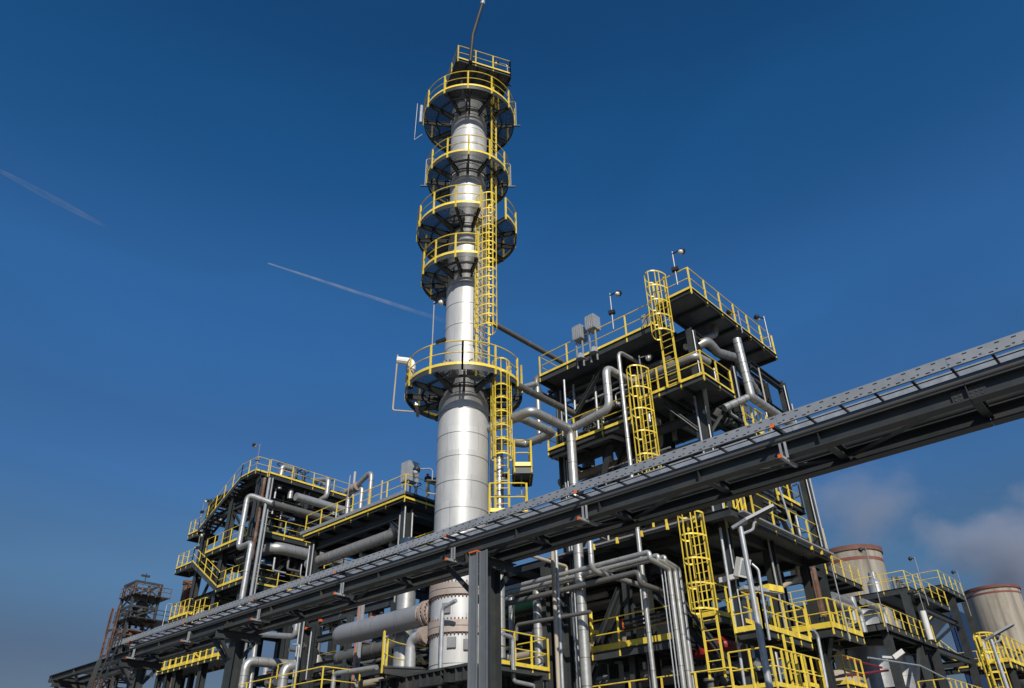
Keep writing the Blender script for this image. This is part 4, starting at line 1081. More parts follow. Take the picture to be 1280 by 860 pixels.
p = at(465, 588, X=24.6); q = at(445, 602, X=24.6)
pipe('tall silver pipe hook on the left block top with a brass flange end', [(24.6, p.y, 15.7), (24.6, p.y, p.z), (24.6, q.y, q.z - .35)], .15, 'pipe_clad', .35, bands=1.0, n=14)
MBv = MB().cyl((24.6, q.y - .2, q.z - .33), (24.6, q.y - .05, q.z - .34), .26, 14); MBv.cyl((24.6, q.y + .05, q.z - .35), (24.6, q.y + .2, q.z - .36), .26, 14); MBv.cyl((24.6, q.y - .22, q.z - .33), (24.6, q.y + .9, q.z - .40), .17, 14)
solo(MBv, 'flange_pair', 'flange', 'brass coloured flange pair at the end of the tall pipe hook', 'flange')
p = at(453, 608, X=24.8)
pipe('lower silver pipe hook beside the tall one on the left block top', [(24.8, p.y, 15.7), (24.8, p.y, p.z), (24.8, p.y + 1.3, p.z - .1), (24.8, p.y + 1.3, 15.7)], .14, 'pipe_clad', .3, bands=1.0, n=14)
for px, py, X, r, nm in ((444, 590, 25.2, .12, 'pale vertical pipe beside the flanged hook on the left block top'), (438, 594, 26, .05, 'thin vertical rod left of the pipe hooks on the left block top'),
                         (478, 601, 24.5, .10, 'short pale standpipe between pipe hooks and pale cabinet on the left block'), (437, 598, 23.1, .03, 'thin lightning rod on the rail of the left steel block')):
    p = at(px, py, X=X); pipe(nm, [(X, p.y, 15.6), (X, p.y, p.z)], r * .8, 'galv_dull', 0)
p = at(433, 607, X=26.5)
v = thing('control_valve', 'big dark control valve with flat disc head behind the pipe hooks on the left block', 'valve', (26.5, p.y, 15.7))
MB().lathe((26.5, p.y, 15.7), [(.35, 0), (.35, .6), (.2, .8), (.2, 1.25), (.62, 1.35), (.66, 1.5), (.62, 1.62), (.25, 1.8), (.2, 2.2), (.28, 2.25), (.28, 2.5), (.1, 2.6)], 18).build('body', 'steel', v)
for i, (px, X) in enumerate(((486, 25), (490, 25.5), (496, 25), (520, 24.4), (456, 25.6))):
    p = at(px, 622 - (px - 486) * .3, X=X)
    valve((X, p.y, 15.7), i, ['dark valve first of three right of the pipe hooks on the left block', 'dark valve in the middle right of the pipe hooks on the left block', 'dark valve nearest the pale cabinet on the left block', 'small dark valve just right of the pale cabinet on the left block', 'dark valve half hidden behind the lower pipe hook'][i], 1.1, 'valves on the left block top')

# ------------------------------------------------------------------ far left tower with the folded stairs
YT, XT = 48.3, 25.0
grid_frame('steel_tower', 'far left dark steel tower with folded outside stairs', [25.5, 29.3, 33.1], [48.6, 52.2, 55.8], [8.0, 13.6, 15.3, 18.2, 21.4, 22.9], 23.1,
           braces=[((25.5, 49, 18.4), (25.5, 52, 21.2)), ((25.7, 48.6, 13.8), (29, 48.6, 18)), ((25.5, 55.6, 13.8), (25.5, 52.4, 18)), ((29.5, 55.8, 18.4), (33, 55.8, 22.7))], cs=.45, bs=(.4, .25))
platform('walkway_deck', 'top deck of the far left tower with yellow handrails', 'deck', rect(25.9, 33.4, 48.3, 56.0), 23.25, [[(25.9, 48.3), (33.4, 48.3), (33.4, 52)]], group=G, step=1.8, thick=.34)
platform('stair_landing', 'topmost stair landing of the far left tower', 'landing', rect(24.9, 25.85, 48.5, 50.6), 23.25, [[(24.9, 50.6), (24.9, 48.5), (25.85, 48.45)]], group='stair landings of the far left tower', step=.9, beams=False)
platform('walkway_deck', 'middle deck of the far left tower with handwheel valves', 'deck', rect(25.9, 33.4, 48.2, 56.0), 18.9, [[(25.9, 48.2), (33.4, 48.2)]], group=G, step=1.8, thick=.34)
platform('walkway_deck', 'side walkway at middle height on the left of the far left tower', 'deck', rect(24.9, 25.9, 48.0, 54.0), 18.3, [[(24.9, 54.0), (24.9, 48.2)]], group=G, step=1.2, thick=.3, beams=False, toe=.18)
platform('walkway_deck', 'lower deck of the far left tower just above the bridge', 'deck', rect(25.9, 33.4, 48.2, 56.0), 15.25, [[(25.9, 48.2), (33.4, 48.2)]], group=G, step=1.8, thick=.34)
platform('stair_landing', 'dark stair landing between the two stair flights on the far left tower', 'landing', rect(24.9, 26.6, 56.0, 57.5), 20.5, [[(26.6, 57.5), (24.9, 57.5), (24.9, 56.0)]], group='stair landings of the far left tower', step=1.0, beams=False, thick=.4)
platform('stair_landing', 'yellow railed balcony landing sticking out left of the far left tower', 'landing', rect(24.9, 26.0, 55.9, 58.4), 18.05, [[(26.0, 58.4), (24.9, 58.4), (24.9, 55.9)]], group='stair landings of the far left tower', step=.85, beams=False, thick=.4)
platform('stair_landing', 'lowest yellow railed stair landing of the far left tower, touching the bridge', 'landing', rect(24.9, 25.9, 47.6, 51.2), 15.3, [[(24.9, 51.2), (24.9, 47.6), (25.9, 47.6)]], group='stair landings of the far left tower', step=.9, beams=False, thick=.3, toe=.18)
platform('walkway_deck', 'short yellow walkway under the lowest stair landing of the far left tower', 'deck', rect(25.0, 27.0, 50.8, 55.2), 13.2, [[(25.0, 55.2), (25.0, 50.8)]], group=G, step=1.1, beams=False)
def stair(label, a, b, wdt, n, loc):
    a = V(a); b = V(b); t = thing('stair_flight', label, 'stairs', loc, 'stair flights of the far left tower')
    for dx in (0, wdt):
        MB().beam(a + V((dx, 0, -.05)), b + V((dx, 0, -.05)), .05, .30, (0, 0, 1)).build('stringer', 'steel', t, 0)
    for i in range(1, n):
        p = a.lerp(b, i / n); MB().box((p.x + .03, p.y - .14, p.z - .02), (p.x + wdt - .03, p.y + .14, p.z + .02)).build('tread', 'steel', t, 0)
        MB().box((p.x + .03, p.y - .165, p.z - .025), (p.x + wdt - .03, p.y - .143, p.z + .025)).build('nosing', 'yellow', t, 0) if 0 else None
    for dx in (0, wdt):
        handrail(t, [a + V((dx, 0, .1)), b + V((dx, 0, .1))], step=1.3, toe=.1 if dx == 0 else 0, drop=.2)
    return t
stair('upper stair flight seen from below on the far left tower', (24.9, 50.6, 23.2), (24.9, 56.0, 20.5), 1.1, 16, (24.7, 53, 21))
stair('lower stair flight with dense yellow rails on the far left tower', (24.9, 55.9, 18.05), (24.9, 51.2, 15.3), 1.1, 15, (24.7, 53, 16))
for px, py, X, rz, nm, H in ((320, 591, 24.3, 2.6, 'floodlight on a thin pole at the top of the upper stairs', 2.2), (251, 653, 24.2, -1.5, 'floodlight at the foot of the upper stairs', 1.7), (245, 700, 24.2, -1.5, 'floodlight on the balcony landing of the far left tower', 1.9)):
    p = at(px, py, X=X); lamp((X - .06, p.y, p.z), rz, nm, H)
# pipes of the far left tower
c = [at(*q_, X=24.0) for q_ in ((322, 622), (310, 618), (297, 686), (312, 692), (305, 790))]
pipe('white pipe with a sideways jog on the corner of the far left tower', [c[0] + V((1.2, 0, -.1)), V((24.0, c[1].y, c[1].z)), V((24.0, c[1].y, c[2].z)), V((24.0, c[3].y, c[2].z + .05)), V((24.0, c[3].y, 8))], .19, 'pipe_clad', .35, bands=1.6)
for px, X, r, m_, nm in ((331, 25.0, .11, 'rust', 'brown conduit on the corner column of the far left tower'), (337, 25.0, .11, 'galv_dull', 'grey conduit beside the brown one on the corner of the far left tower'), (341, 25.3, .06, 'galv_dull', 'thin conduit right of the corner conduits of the far left tower')):
    p = at(px + 2, 598, X=X); pipe(nm, [(X - .1, p.y, 7), (X - .1, p.y, p.z)], r, m_, 0)
pipe('fat silver pipe with a wide elbow under the middle deck of the far left tower', [(26.9, 52.5, 17.95), (26.9, 48.0, 17.95), (33, 48.0, 17.95)], .42, 'pipe_clad', 1.0, bands=.6, n=18)
pipe('grey header under the top deck of the far left tower', [(25.6, 47.9, 20.9), (31.5, 47.9, 20.9)], .26, 'grey_pipe', 0, bands=1.1)
pipe('silver header ending in a rusty cap under the top deck of the far left tower', [(27.9, 47.6, 21.8), (33.5, 47.6, 21.8)], .3, 'pipe_clad', 0, bands=1.2, n=16)
p = at(349, 610, Y=48.8); q = at(360, 585, Y=48.8)
pipe('upside down U of white pipe rising over the top deck of the far left tower', [(p.x, 48.8, 22.5), (p.x, 48.8, q.z), (p.x + 1.0, 48.8, q.z), (p.x + 1.0, 48.8, 22)], .2, 'pipe_clad', .25, bands=1.3)
c = [at(*q_, Y=48.4) for q_ in ((393, 606), (408, 601), (407, 622), (393, 632))]
pipe('white pipe jogging over the top rail of the far left tower', [at(392, 612, Y=50.0), at(393, 600, Y=50), (c[1].x, 48.1, c[1].z), (c[1].x, 48.1, c[2].z), (c[3].x, 50.5, c[3].z)], .2, 'pipe_clad', .35)
for i, (px, py) in enumerate(((369, 604), (378, 606), (350, 600), (410, 612))):
    p = at(px, py, Y=49.2); valve((p.x, 49.2, 23.25), .5, ['dark valve left of two on the top deck of the far left tower', 'dark valve right of two on the top deck of the far left tower', 'dark valve under the white U pipe of the far left tower', 'dark valve at the right end of the top deck of the far left tower'][i], 1.5, 'valves on the far left tower')
for i, (px, py) in enumerate(((338, 652), (351, 656), (361, 662))):
    p = at(px, py, Y=49.6); valve((p.x, 49.6, 18.9), .5, ['black handwheel valve nearest the corner on the middle deck of the far left tower', 'black handwheel valve in the middle on the middle deck of the far left tower', 'lower valve third from the corner on the middle deck of the far left tower'][i], [2.3, 2.1, 1.2][i], 'handwheel valves on the middle deck')
for px, py, z, nm, s_ in ((366, 658, 18.9, 'blue actuated valve on the middle deck of the far left tower', 1.9), (382, 660, 18.9, 'blue motor valve half hidden by the left block rail', 2.2), (325, 722, 15.25, 'blue actuated valve on the low deck of the far left tower behind white pipe', 2.0)):
    p = at(px, py, Y=49.5); motor_valve((p.x, 49.5, z), nm, s_)
p = at(335, 715, Y=50)
t = thing('vertical_drum', 'grey vertical drum between the lower decks of the far left tower', 'vessel', (28, 51, 14.9))
MB().lathe((28.3, 51, 15.3), [(.95, 0), (1.0, .15), (1.0, 2.9), (.7, 3.3), (.2, 3.5)], 28).build('shell', 'grey_pipe', t); MB().lathe((28.3, 51, 15.25), [(1.15, 0), (1.15, .12)], 28).build('base_ring', 'flange', t)
for i in range(5):
    pipe('thin hanger pipe in the shade under the top deck of the far left tower', [(27 + i * 1.3, 49 + (i % 2), 22.6), (27 + i * 1.3, 49 + (i % 2), 20.6 - .4 * (i % 3))], .07, 'galv', 0, group='thin hanger pipes of the far left tower')
    pipe('brown cross pipe in the shade under the top deck of the far left tower', [(26.5 + i * 1.4, 49.2, 21.9 - .2 * (i % 2)), (26.5 + i * 1.4, 55, 21.9 - .2 * (i % 2))], .17, 'rust' if i % 2 else 'grey_pipe', 0, group='cross pipes of the far left tower')
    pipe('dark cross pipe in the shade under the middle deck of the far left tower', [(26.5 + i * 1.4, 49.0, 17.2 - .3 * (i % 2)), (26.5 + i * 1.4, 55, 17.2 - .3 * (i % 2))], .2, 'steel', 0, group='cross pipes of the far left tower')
# yellow stair tower, low left, behind the bridge
platform('walkway_deck', 'bright yellow walkway seen through the bridge legs at low left', 'deck', rect(25.0, 27.0, 49.4, 58.0), 10.7, [[(25.0, 58.0), (25.0, 49.4), (27, 49.4)], [(27, 58), (27, 49.4)]], group=G, step=.9, beams=False, toe=.22, pw=.1, drop=.2)
stair('low yellow stair flight seen through the bridge legs at low left', (25.6, 57.5, 13.0), (25.6, 52.6, 10.7), 1.0, 12, (26, 55, 11))
platform('walkway_deck', 'small yellow walkway at the foot of the rusty chimney', 'deck', rect(25.2, 27.2, 55.6, 58.4), 14.35, [[(27.2, 58.4), (25.2, 58.4), (25.2, 55.6), (27.2, 55.6)]], group=G, step=.8, beams=False, toe=.18)
platform('walkway_deck', 'small yellow walkway right of the rusty chimney just over the bridge', 'deck', rect(25.2, 27.2, 53.2, 54.6), 14.0, [[(25.2, 54.6), (25.2, 53.2), (27.2, 53.2)]], group=G, step=.8, beams=False, toe=.12)
p = at(203, 782, X=25.0); arm_lamp((25.0, p.y, p.z), -.9, 'gooseneck lamp at the left end of the rusty chimney walkway', 1.5)
frame('steel_trestle', 'dark trestle carrying the far left walkways behind the bridge', [(25.3, y, 0, 14.0) for y in (56.8, 58.2)] + [(27, y, 0, 14.0) for y in (56.8, 58.2)], [((25.3, 57.0, z), (25.3, 58.0, z)) for z in (10.2, 13.8)], cs=.35)
p = at(238, 727, Y=60); 
t = thing('rusty_chimney', 'rusty brown chimney pipe left of the folded stairs', 'chimney', (p.x, 60, 0))
MB().lathe((p.x, 60, 0), [(.46, 0), (.46, p.z - .3), (.54, p.z - .28), (.54, p.z), (.4, p.z)], 20).build('stack', 'rust', t)
# rusty lattice tower far left
ct_ = at(180, 731, D=110)
cx_, cy_, lz = ct_.x, ct_.y, ct_.z
t = thing('lattice_tower', 'rusty distant lattice tower crowded with pipes at far left', 'tower', (cx_, cy_, 0))
hw = 1.62
lx0, lx1, ly0, ly1 = cx_ - hw, cx_ + hw, cy_ - hw, cy_ + hw
for x in (lx0, lx1):
    for y in (ly0, ly1): MB().beam((x, y, 0), (x, y, lz), .3, .3).build('leg', 'steel_far', t, 0)
zs_ = [1.5, 4, 6.5, 9, 11.2, 13.2, 15.0, 16.8, 18.4, 20.0, 21.6, 23.1, 24.6, 26.0, lz - .1]
for i, z in enumerate(zs_):
    for a, b in (((lx0, ly0), (lx1, ly0)), ((lx0, ly0), (lx0, ly1)), ((lx1, ly0), (lx1, ly1)), ((lx0, ly1), (lx1, ly1))):
        MB().beam((*a, z), (*b, z), .2, .24).build('beam', 'rust' if i % 3 == 1 else 'steel_far', t, 0)
        if i + 1 < len(zs_):
            q = (*b, zs_[i + 1]) if i % 2 else (*a, zs_[i + 1]); p_ = (*a, z) if i % 2 else (*b, z)
            MB().beam(p_, q, .14, .14).build('brace', 'steel_far', t, 0)
    if i > 4 and i % 2:
        ex = .5 + .5 * (i % 3)
        MB().plate(rect(lx0 - .4, lx1 + ex, ly0 - ex, ly1 + .3), z - .08, z).build('deck', 'steel_far', t, 0)
        handrail(t, [(lx0 - .4, ly1, z), (lx0 - .4, ly0 - ex, z), (lx1 + ex, ly0 - ex, z)], m='rust' if i % 4 == 1 else 'steel_far', step=1.0, pr=.05, toe=0, pw=.09)
rl = random.Random(5)
for i in range(60):
    x = rl.uniform(lx0 - .4, lx1 + .3); y = rl.uniform(ly0 - .4, ly1); z = rl.uniform(12, lz - 1)
    k = rl.choice((0, 1, 2))
    q = (x, y, min(z + rl.uniform(1, 4), lz)) if k == 0 else ((min(x + 1.8, lx1 + .5), y, z) if k == 1 else (x, min(y + 2, ly1), z))
    MB().cyl((x, y, z), q, rl.uniform(.06, .2), 8).build('pipe_run', rl.choice(('rust', 'rust', 'steel_far', 'grey_pipe', 'beige')), t)
MB().lathe((cx_ + .3, cy_ - .3, 24.2), [(.2, -.7), (.8, 0), (.8, 1.2), (.3, 1.5)], 14).build('hopper', 'steel_far', t)
for z in (17.5, 20.3): MB().lathe((cx_ - .3, cy_ - .4, z), [(.2, -.4), (.75, 0), (.75, 1.5), (.3, 1.8)], 14).build('drum', 'rust', t)
MB().beam((cx_, cy_, lz), (cx_, cy_, lz + 1.5), .08, .08).build('mast', 'steel_far', t, 0)
MB().box((cx_ - .6, cy_ - .08, lz + 1.0), (cx_ + .5, cy_ + .08, lz + 1.25)).build('mast_arm', 'steel_far', t, 0)
an = at(158, 758, D=110)
frame('steel_annex', 'lower rusty annex leaning against the distant lattice tower', [(an.x + a, an.y + b, 0, an.z) for a in (-.9, .9) for b in (-.2, 1.8)], [((an.x - .8, an.y - .2, z), (an.x + .8, an.y - .2, z), (.2, .14)) for z in (10, 12, 14, 16, 18, 20, 22)] + [((an.x - .9, an.y, z), (an.x - .9, an.y + 1.6, z), (.2, .14)) for z in (10, 13, 16, 19, 22)],
      braces=[((an.x - .9, an.y - .2, z), (an.x + .9, an.y - .2, z + 2)) for z in (10, 12, 14, 16, 18, 20)], cs=.26, m='rust', br=.1)
for i in range(8):
    z = rl.uniform(14, 22); x = an.x + rl.uniform(-.9, .9)
    pipe('rusty pipe in the annex of the distant lattice tower', [(x, an.y - .3, z), (x, an.y + 1.9, z)] if i % 2 else [(x, an.y, z), (x, an.y, z - 4)], rl.uniform(.08, .25), 'rust', 0, group='rusty pipes in the distant annex')
ba = at(105, 800, D=150)

rq = random.Random(21)
for i in range(9):
    x = 26.6 + i * .75; h = rq.uniform(.35, 1.2)
    pipe('short pipe stub standing on the top deck of the far left tower', [(x, 49.0 + rq.uniform(0, 1.5), 23.25), (x, 49.5, 23.25 + h), (x + .5, 49.5, 23.25 + h)], rq.uniform(.04, .1), rq.choice(('galv', 'pipe_clad', 'grey_pipe', 'steel')), .12, group='pipe stubs on the far left tower')
for i in range(10):
    y = 30.2 + i * .75; h = rq.uniform(.4, 1.3)
    pipe('short pipe stub standing on the left block top among the pipe hooks', [(24.6 + rq.uniform(0, 1.5), y, 15.7), (25.2, y, 15.7 + h), (25.2, y + .4, 15.7 + h)], rq.uniform(.04, .09), rq.choice(('galv', 'pipe_clad', 'grey_pipe', 'steel')), .12, group='pipe stubs on the left block')
for i in range(8):
    y = 30.5 + i * .85
    pipe('cross pipe in the shade under the left block deck', [(24.3, y, 14.2 - .35 * (i % 3)), (28, y, 14.2 - .35 * (i % 3))], .08 + .05 * (i % 3), ('grey_pipe', 'galv', 'beige')[i % 3], 0, group='cross pipes under the left block')
for i, (x, y, z0, z1) in enumerate(((23.45, 29.2, 8, 15.2), (23.45, 29.6, 8, 14.8), (23.9, 29.15, 8, 14.9), (23.45, 37.3, 8, 15), (23.45, 37.7, 8, 15))):
    pipe('thin conduit clipped to a column of the left block', [(x, y, z0), (x, y, z1)], .045, ('galv', 'galv_dull')[i % 2], 0, group='conduits on the left block columns')
for i in range(12):
    x = 26.2 + (i % 6) * 1.1; z = (21.6, 17.6)[i // 6] - .3 * (i % 2)
    pipe('small bore line on the right face of the far left tower', [(x, 48.2, z), (x, 48.2, z - .9), (x + 1.0, 48.2, z - .9)], .05 + .02 * (i % 3), ('pipe_clad', 'galv', 'grey_pipe')[i % 3], .14, group='small bore lines of the far left tower')
# ------------------------------------------------------------------ lower rack behind the bridge
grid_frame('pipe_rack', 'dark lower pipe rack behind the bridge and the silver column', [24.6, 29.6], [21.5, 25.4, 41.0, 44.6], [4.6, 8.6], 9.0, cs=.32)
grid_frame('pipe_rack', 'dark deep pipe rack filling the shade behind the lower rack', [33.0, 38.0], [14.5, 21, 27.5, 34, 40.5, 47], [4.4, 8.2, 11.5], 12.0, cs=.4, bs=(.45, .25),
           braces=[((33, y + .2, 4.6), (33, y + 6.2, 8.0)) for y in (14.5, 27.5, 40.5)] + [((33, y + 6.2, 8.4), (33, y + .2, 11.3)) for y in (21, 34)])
rc = random.Random(11)
for z in (3.6, 4.9, 6.0, 7.2, 9.0, 10.0):
    for i in range(5):
        x = 25.2 + i * .85 + rc.uniform(-.2, .2); r = rc.choice((.09, .12, .16, .22, .3))
        y0 = rc.uniform(13, 22); y1 = y0 + rc.uniform(10, 24)
        pipe('pipe running lengthwise in the shade of the lower rack behind the bridge', [(x, y0, z + r), (x, min(y1, 47), z + r)], r, rc.choice(('grey_pipe', 'steel', 'grey_pipe', 'beige', 'pipe_clad')), 0, bands=rc.choice((None, 1.4)), group='lengthwise pipes in the lower rack')
    for i in range(5):
        y = 20.5 + i * 5.2 + rc.uniform(-1.5, 1.5); r = rc.choice((.07, .1, .14))
        pipe('pipe crossing in the shade of the lower rack behind the bridge', [(24.4, y, z - .2), (31.5, y, z - .2)], r, rc.choice(('grey_pipe', 'steel', 'rust')), 0, group='crossing pipes in the lower rack')
for i in range(16):
    x = rc.uniform(24.2, 29); y = 20.5 + i * 1.65 + rc.uniform(-.5, .5); r = rc.choice((.05, .07, .1, .14, .2))
    pipe('upright pipe standing in the lower rack behind the bridge', [(x, y, .1), (x, y, rc.uniform(6.5, 10.5))], r, rc.choice(('pipe_clad', 'galv', 'grey_pipe', 'galv', 'steel')), 0, bands=rc.choice((None, 1.1)), group='upright pipes in the lower rack')
for i in range(14):
    y = 17.5 + i * 2.3
    x = rc.uniform(34, 37)
    k = i % 3
    b = MB()
    if k == 0: b.lathe((x, y, 4.7), [(.9, 0), (1.0, .1), (1.0, 2.9), (.7, 3.3), (.2, 3.4)], 24)
    elif k == 1: b.lathe((x, y - 1.2, 9.6), [(.3, -.3), (.8, 0), (.8, 2.6), (.3, 2.9)], 24, (0, 1, 0))
    else: b.box((x - .9, y - 1.1, 8.5), (x + .9, y + 1.1, 11.2)); 
    nm = ('upright_drum', 'exchanger', 'equipment_box')[k]
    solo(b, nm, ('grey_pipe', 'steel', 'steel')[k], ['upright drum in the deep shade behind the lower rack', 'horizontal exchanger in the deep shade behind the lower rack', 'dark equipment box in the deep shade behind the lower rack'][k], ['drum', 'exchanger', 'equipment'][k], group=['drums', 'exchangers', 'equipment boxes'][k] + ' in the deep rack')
for i in range(7):
    y = 15 + i * 4.6
    platform('walkway_deck', 'dark walkway deep in the shade behind the lower rack', 'deck', rect(30.0, 32.6, y, y + 4.2), 6.4 + 2.6 * (i % 2), [[(30.0, y + 4.2), (30.0, y)]], group='walkways deep in the rack', step=1.4)
for i in range(22):
    y0 = 15 + (i % 8) * 5.2 + rc.uniform(-.6, .6); x = 35.5 + (i // 8) * 2.0; z = (5.6, 8.9, 12.9)[i // 8] + rc.uniform(-.3, .3); r = rc.uniform(.7, 1.05)
    t = thing('heat_exchanger', 'dark heat exchanger shell lying deep in the rack behind the lower rack', 'exchanger', (x, y0, z), 'heat exchangers deep in the rack')
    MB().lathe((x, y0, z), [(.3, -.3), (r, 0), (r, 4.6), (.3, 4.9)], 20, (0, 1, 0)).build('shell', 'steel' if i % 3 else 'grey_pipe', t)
    for dy in (.25, 4.2): MB().lathe((x, y0 + dy, z), [(r, 0), (r * 1.12, 0), (r * 1.12, .14), (r, .14)], 20, (0, 1, 0)).build('flange', 'steel', t)
    for dy in (.9, 3.4): MB().box((x - r * .8, y0 + dy, z - r - .5), (x + r * .8, y0 + dy + .25, z - r * .5)).build('saddle', 'steel', t, 0)
for i in range(18):
    y = 14 + i * 2.0; x = 31.4 + rc.uniform(-.6, .6)
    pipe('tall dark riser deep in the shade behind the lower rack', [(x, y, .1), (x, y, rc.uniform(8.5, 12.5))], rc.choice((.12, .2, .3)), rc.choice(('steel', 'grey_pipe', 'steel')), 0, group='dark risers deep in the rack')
for i in range(10):
    y = 13.5 + i * 3.8; x = 30.8
    z = (5.2, 7.6, 10.2)[i % 3]
    solo(MB().ibeam((x, y, z), (x, y + 3.7, z), .5, .3, (0, 0, 1)), 'steel_beam', 'steel', 'dark lengthwise beam in the shade behind the lower rack', 'beam', group='dark beams deep in the rack', smooth=0)
# ---- seen between the bridge posts, left part
c = [at(*q_, X=23.6) for q_ in ((316, 860), (320, 797), (330, 790), (364, 797), (372, 770))]
pipe('white pipe with a square bend seen under the bridge at left', [V((23.6, c[0].y, 3)), V((23.6, c[1].y, c[2].z)), V((23.6, c[4].y, c[3].z)), V((23.6, c[4].y, 11.4))], .15, 'pipe_clad', .3, bands=1.2, n=14)
for px, r, m_, nm in ((378, .12, 'pipe_clad', 'pale upright pipe right of the square bend pipe under the bridge'), (392, .05, 'galv', 'thin upright conduit under the bridge between orange tipped brackets')):
    p = at(px, 770, X=23.8); pipe(nm, [(23.8, p.y, 2), (23.8, p.y, 11.6)], r, m_, 0)
p = at(330, 795, X=24.2)
platform('walkway_deck', 'walkway with thin yellow rails behind the square bend pipe under the bridge', 'deck', rect(24.2, 26.5, 35.2, 40.6), 7.95, [[(24.2, 40.6), (24.2, 35.2)]], group='low walkways behind the bridge', step=1.8, toe=0, thick=.3)
pl_ = at(285, 855, X=20.5); pr_ = at(403, 850, X=20.5)
platform('walkway_deck', 'lowest yellow railed walkway at the bottom edge left of the column', 'deck', [(20.5, 30.6), (22.5, 30.6), (22.5, 39.2), (20.5, 39.2)], 6.3, [[(20.5, 39.2), (20.5, 30.6), (22.5, 30.6)]], group='low walkways behind the bridge', step=2.2, toe=.1)
frame('steel_trestle', 'low trestle under the lowest walkway left of the column', [(x, y, 0, 6.0) for x in (20.8, 22.2) for y in (31, 35, 38.9)], [((20.8, 31.2, 5.85), (20.8, 38.7, 5.85))], cs=.25)
for px, py, nm in ((308, 826, 'fat silver elbow pipe left of two behind the lowest walkway'), (356, 832, 'fat silver elbow pipe right of two behind the lowest walkway')):
    p = at(px, py, X=23.0); pipe(nm, [(23.0, p.y, 1), (23.0, p.y, p.z), (26, p.y - .6, p.z)], .26, 'pipe_clad', .5, bands=.6, n=16)
for px, py, X, r, m_, nm in ((398, 770, 25.0, .32, 'pipe_clad', 'bright silver upright vessel pipe behind the capped grey header'), (396, 830, 23.9, .3, 'pipe_clad', 'short bright silver drum low behind the capped grey header'), (508, 745, 22.4, .42, 'pipe_clad', 'thick silver pipe standing directly left behind the column')):
    p = at(px, py, X=X); pipe(nm, [(X, p.y, .2), (X, p.y, p.z + (2.6 if py < 800 else .4))], r, m_, 0, bands=1.2, n=20)
p = at(448, 800, X=22.6)
t = thing('orange_edged_post', 'steel post with an orange edge stripe behind the capped grey header', 'post', (22.6, p.y, .1))
MB().ibeam((22.6, p.y, .1), (22.6, p.y, 11.3), .26, .2, (1, 0, 0)).build('column', 'galv_dull', t, 0); MB().box((22.45, p.y - .03, .1), (22.465, p.y + .03, 11.3)).build('stripe', 'orange', t, 0)
frame('support_trestle', 'dark steel trestle with a heavy beam behind the capped grey header', [(23.4, y, 0, 10.4) for y in (26.5, 29.5, 33.0, 36.0)], [((23.4, 33.2, 8.2), (23.4, 35.8, 8.2), (.45, .25)), ((23.4, 26.7, 6.1), (23.4, 32.8, 6.1), (.45, .25)), ((23.4, 26.7, 9.6), (23.4, 35.8, 9.6), (.3, .2))], cs=.28)
c = [at(*q_, X=22.0) for q_ in ((415, 860), (418, 842), (470, 846))]
pipe('bent white pipe at the bottom edge left of the column walkway', [V((22, c[0].y, 2)), V((22, c[1].y, c[1].z)), V((22, c[2].y, c[1].z - .1))], .11, 'pipe_clad', .25)
c = [at(*q_, X=21.2) for q_ in ((481, 812), (479, 836), (487, 850), (500, 850))]
pipe('thin galvanised pipe with a kink left of the yellow half round walkway', [c[0] + V((0, 0, 1)), c[1], c[2], c[3]], .06, 'galv', .1)
c = at(375, 800, X=22.9); pipe('hooked thin white pipe under the bridge left of the capped header', [(22.9, c.y, 3), (22.9, c.y, 9.4), (22.9, c.y + .6, 9.5)], .05, 'galv', .15)
p = at(470, 812, X=23.5); pipe('fat grey pipe lying under the capped header', [(23.5, p.y - 3.5, p.z), (23.5, p.y + 3, p.z)], .3, 'grey_pipe', 0, bands=1.4, n=18)
p = at(450, 783, X=21.5); pipe('second thick grey pipe hidden under the capped grey header', [(21.5, p.y - 4, p.z - .3), (21.5, p.y + .5, p.z - .3)], .36, 'grey_pipe', 0, bands=1.6, n=20)
# small valves row clutter
for i, (px, py) in enumerate(((385, 800), (404, 842), (420, 770), (432, 760), (300, 842), (340, 845), (470, 760))):
    p = at(px, py, X=24.0); valve((24.0, p.y, p.z - .5), i, 'dark handwheel valve among the pipes under the bridge left of the column', 1.0, 'valves among the pipes left of the column foot')
for i, (px, py) in enumerate(((390, 772), (402, 776), (466, 772), (434, 762), (375, 772), (384, 786))):
    p = at(px, py, X=23.7)
    solo(MB().box((23.55, p.y - .07, p.z - .05), (23.85, p.y + .07, p.z + .06)), 'strut_cap', 'orange', 'small orange strut cap on brackets under the bridge left of the column', 'cap', group='orange strut caps', smooth=0)

# ---- between bridge post and tower foot
py_ = 18.6
a_ = at(621, 832, Y=py_); b_ = at(686, 837, Y=py_)
zp = (a_.z + b_.z) / 2
platform('walkway_deck', 'small yellow railed platform just right of the bridge post', 'deck', rect(a_.x, b_.x, py_, py_ + 1.6), zp, [[(a_.x, py_ + 1.6), (a_.x, py_), (b_.x, py_), (b_.x, py_ + 1.6)]], group='low walkways behind the bridge', step=1.0, toe=.12, thick=.3, deckmat='galv_dull', beams=False)
frame('steel_trestle', 'short trestle carrying the small platform right of the bridge post', [(a_.x + .2, py_ + .8, 0, zp - .32), (b_.x - .2, py_ + .8, 0, zp - .32)], [((a_.x + .3, py_ + .8, zp - .5), (b_.x - .3, py_ + .8, zp - .5))], cs=.22)
c = [at(*q_, Y=18.3) for q_ in ((641, 797), (645, 852), (668, 856))]
pipe('grey pipe bending before the small platform right of the bridge post', [c[0] + V((-.5, 0, .05)), c[0], V((c[0].x, 18.3, c[1].z)), V((c[2].x, 18.3, c[1].z - .05)), V((c[2].x, 18.3, 1))], .07, 'galv', .15)
p = at(645, 762, X=24.0); q = at(672, 752, X=24.0)
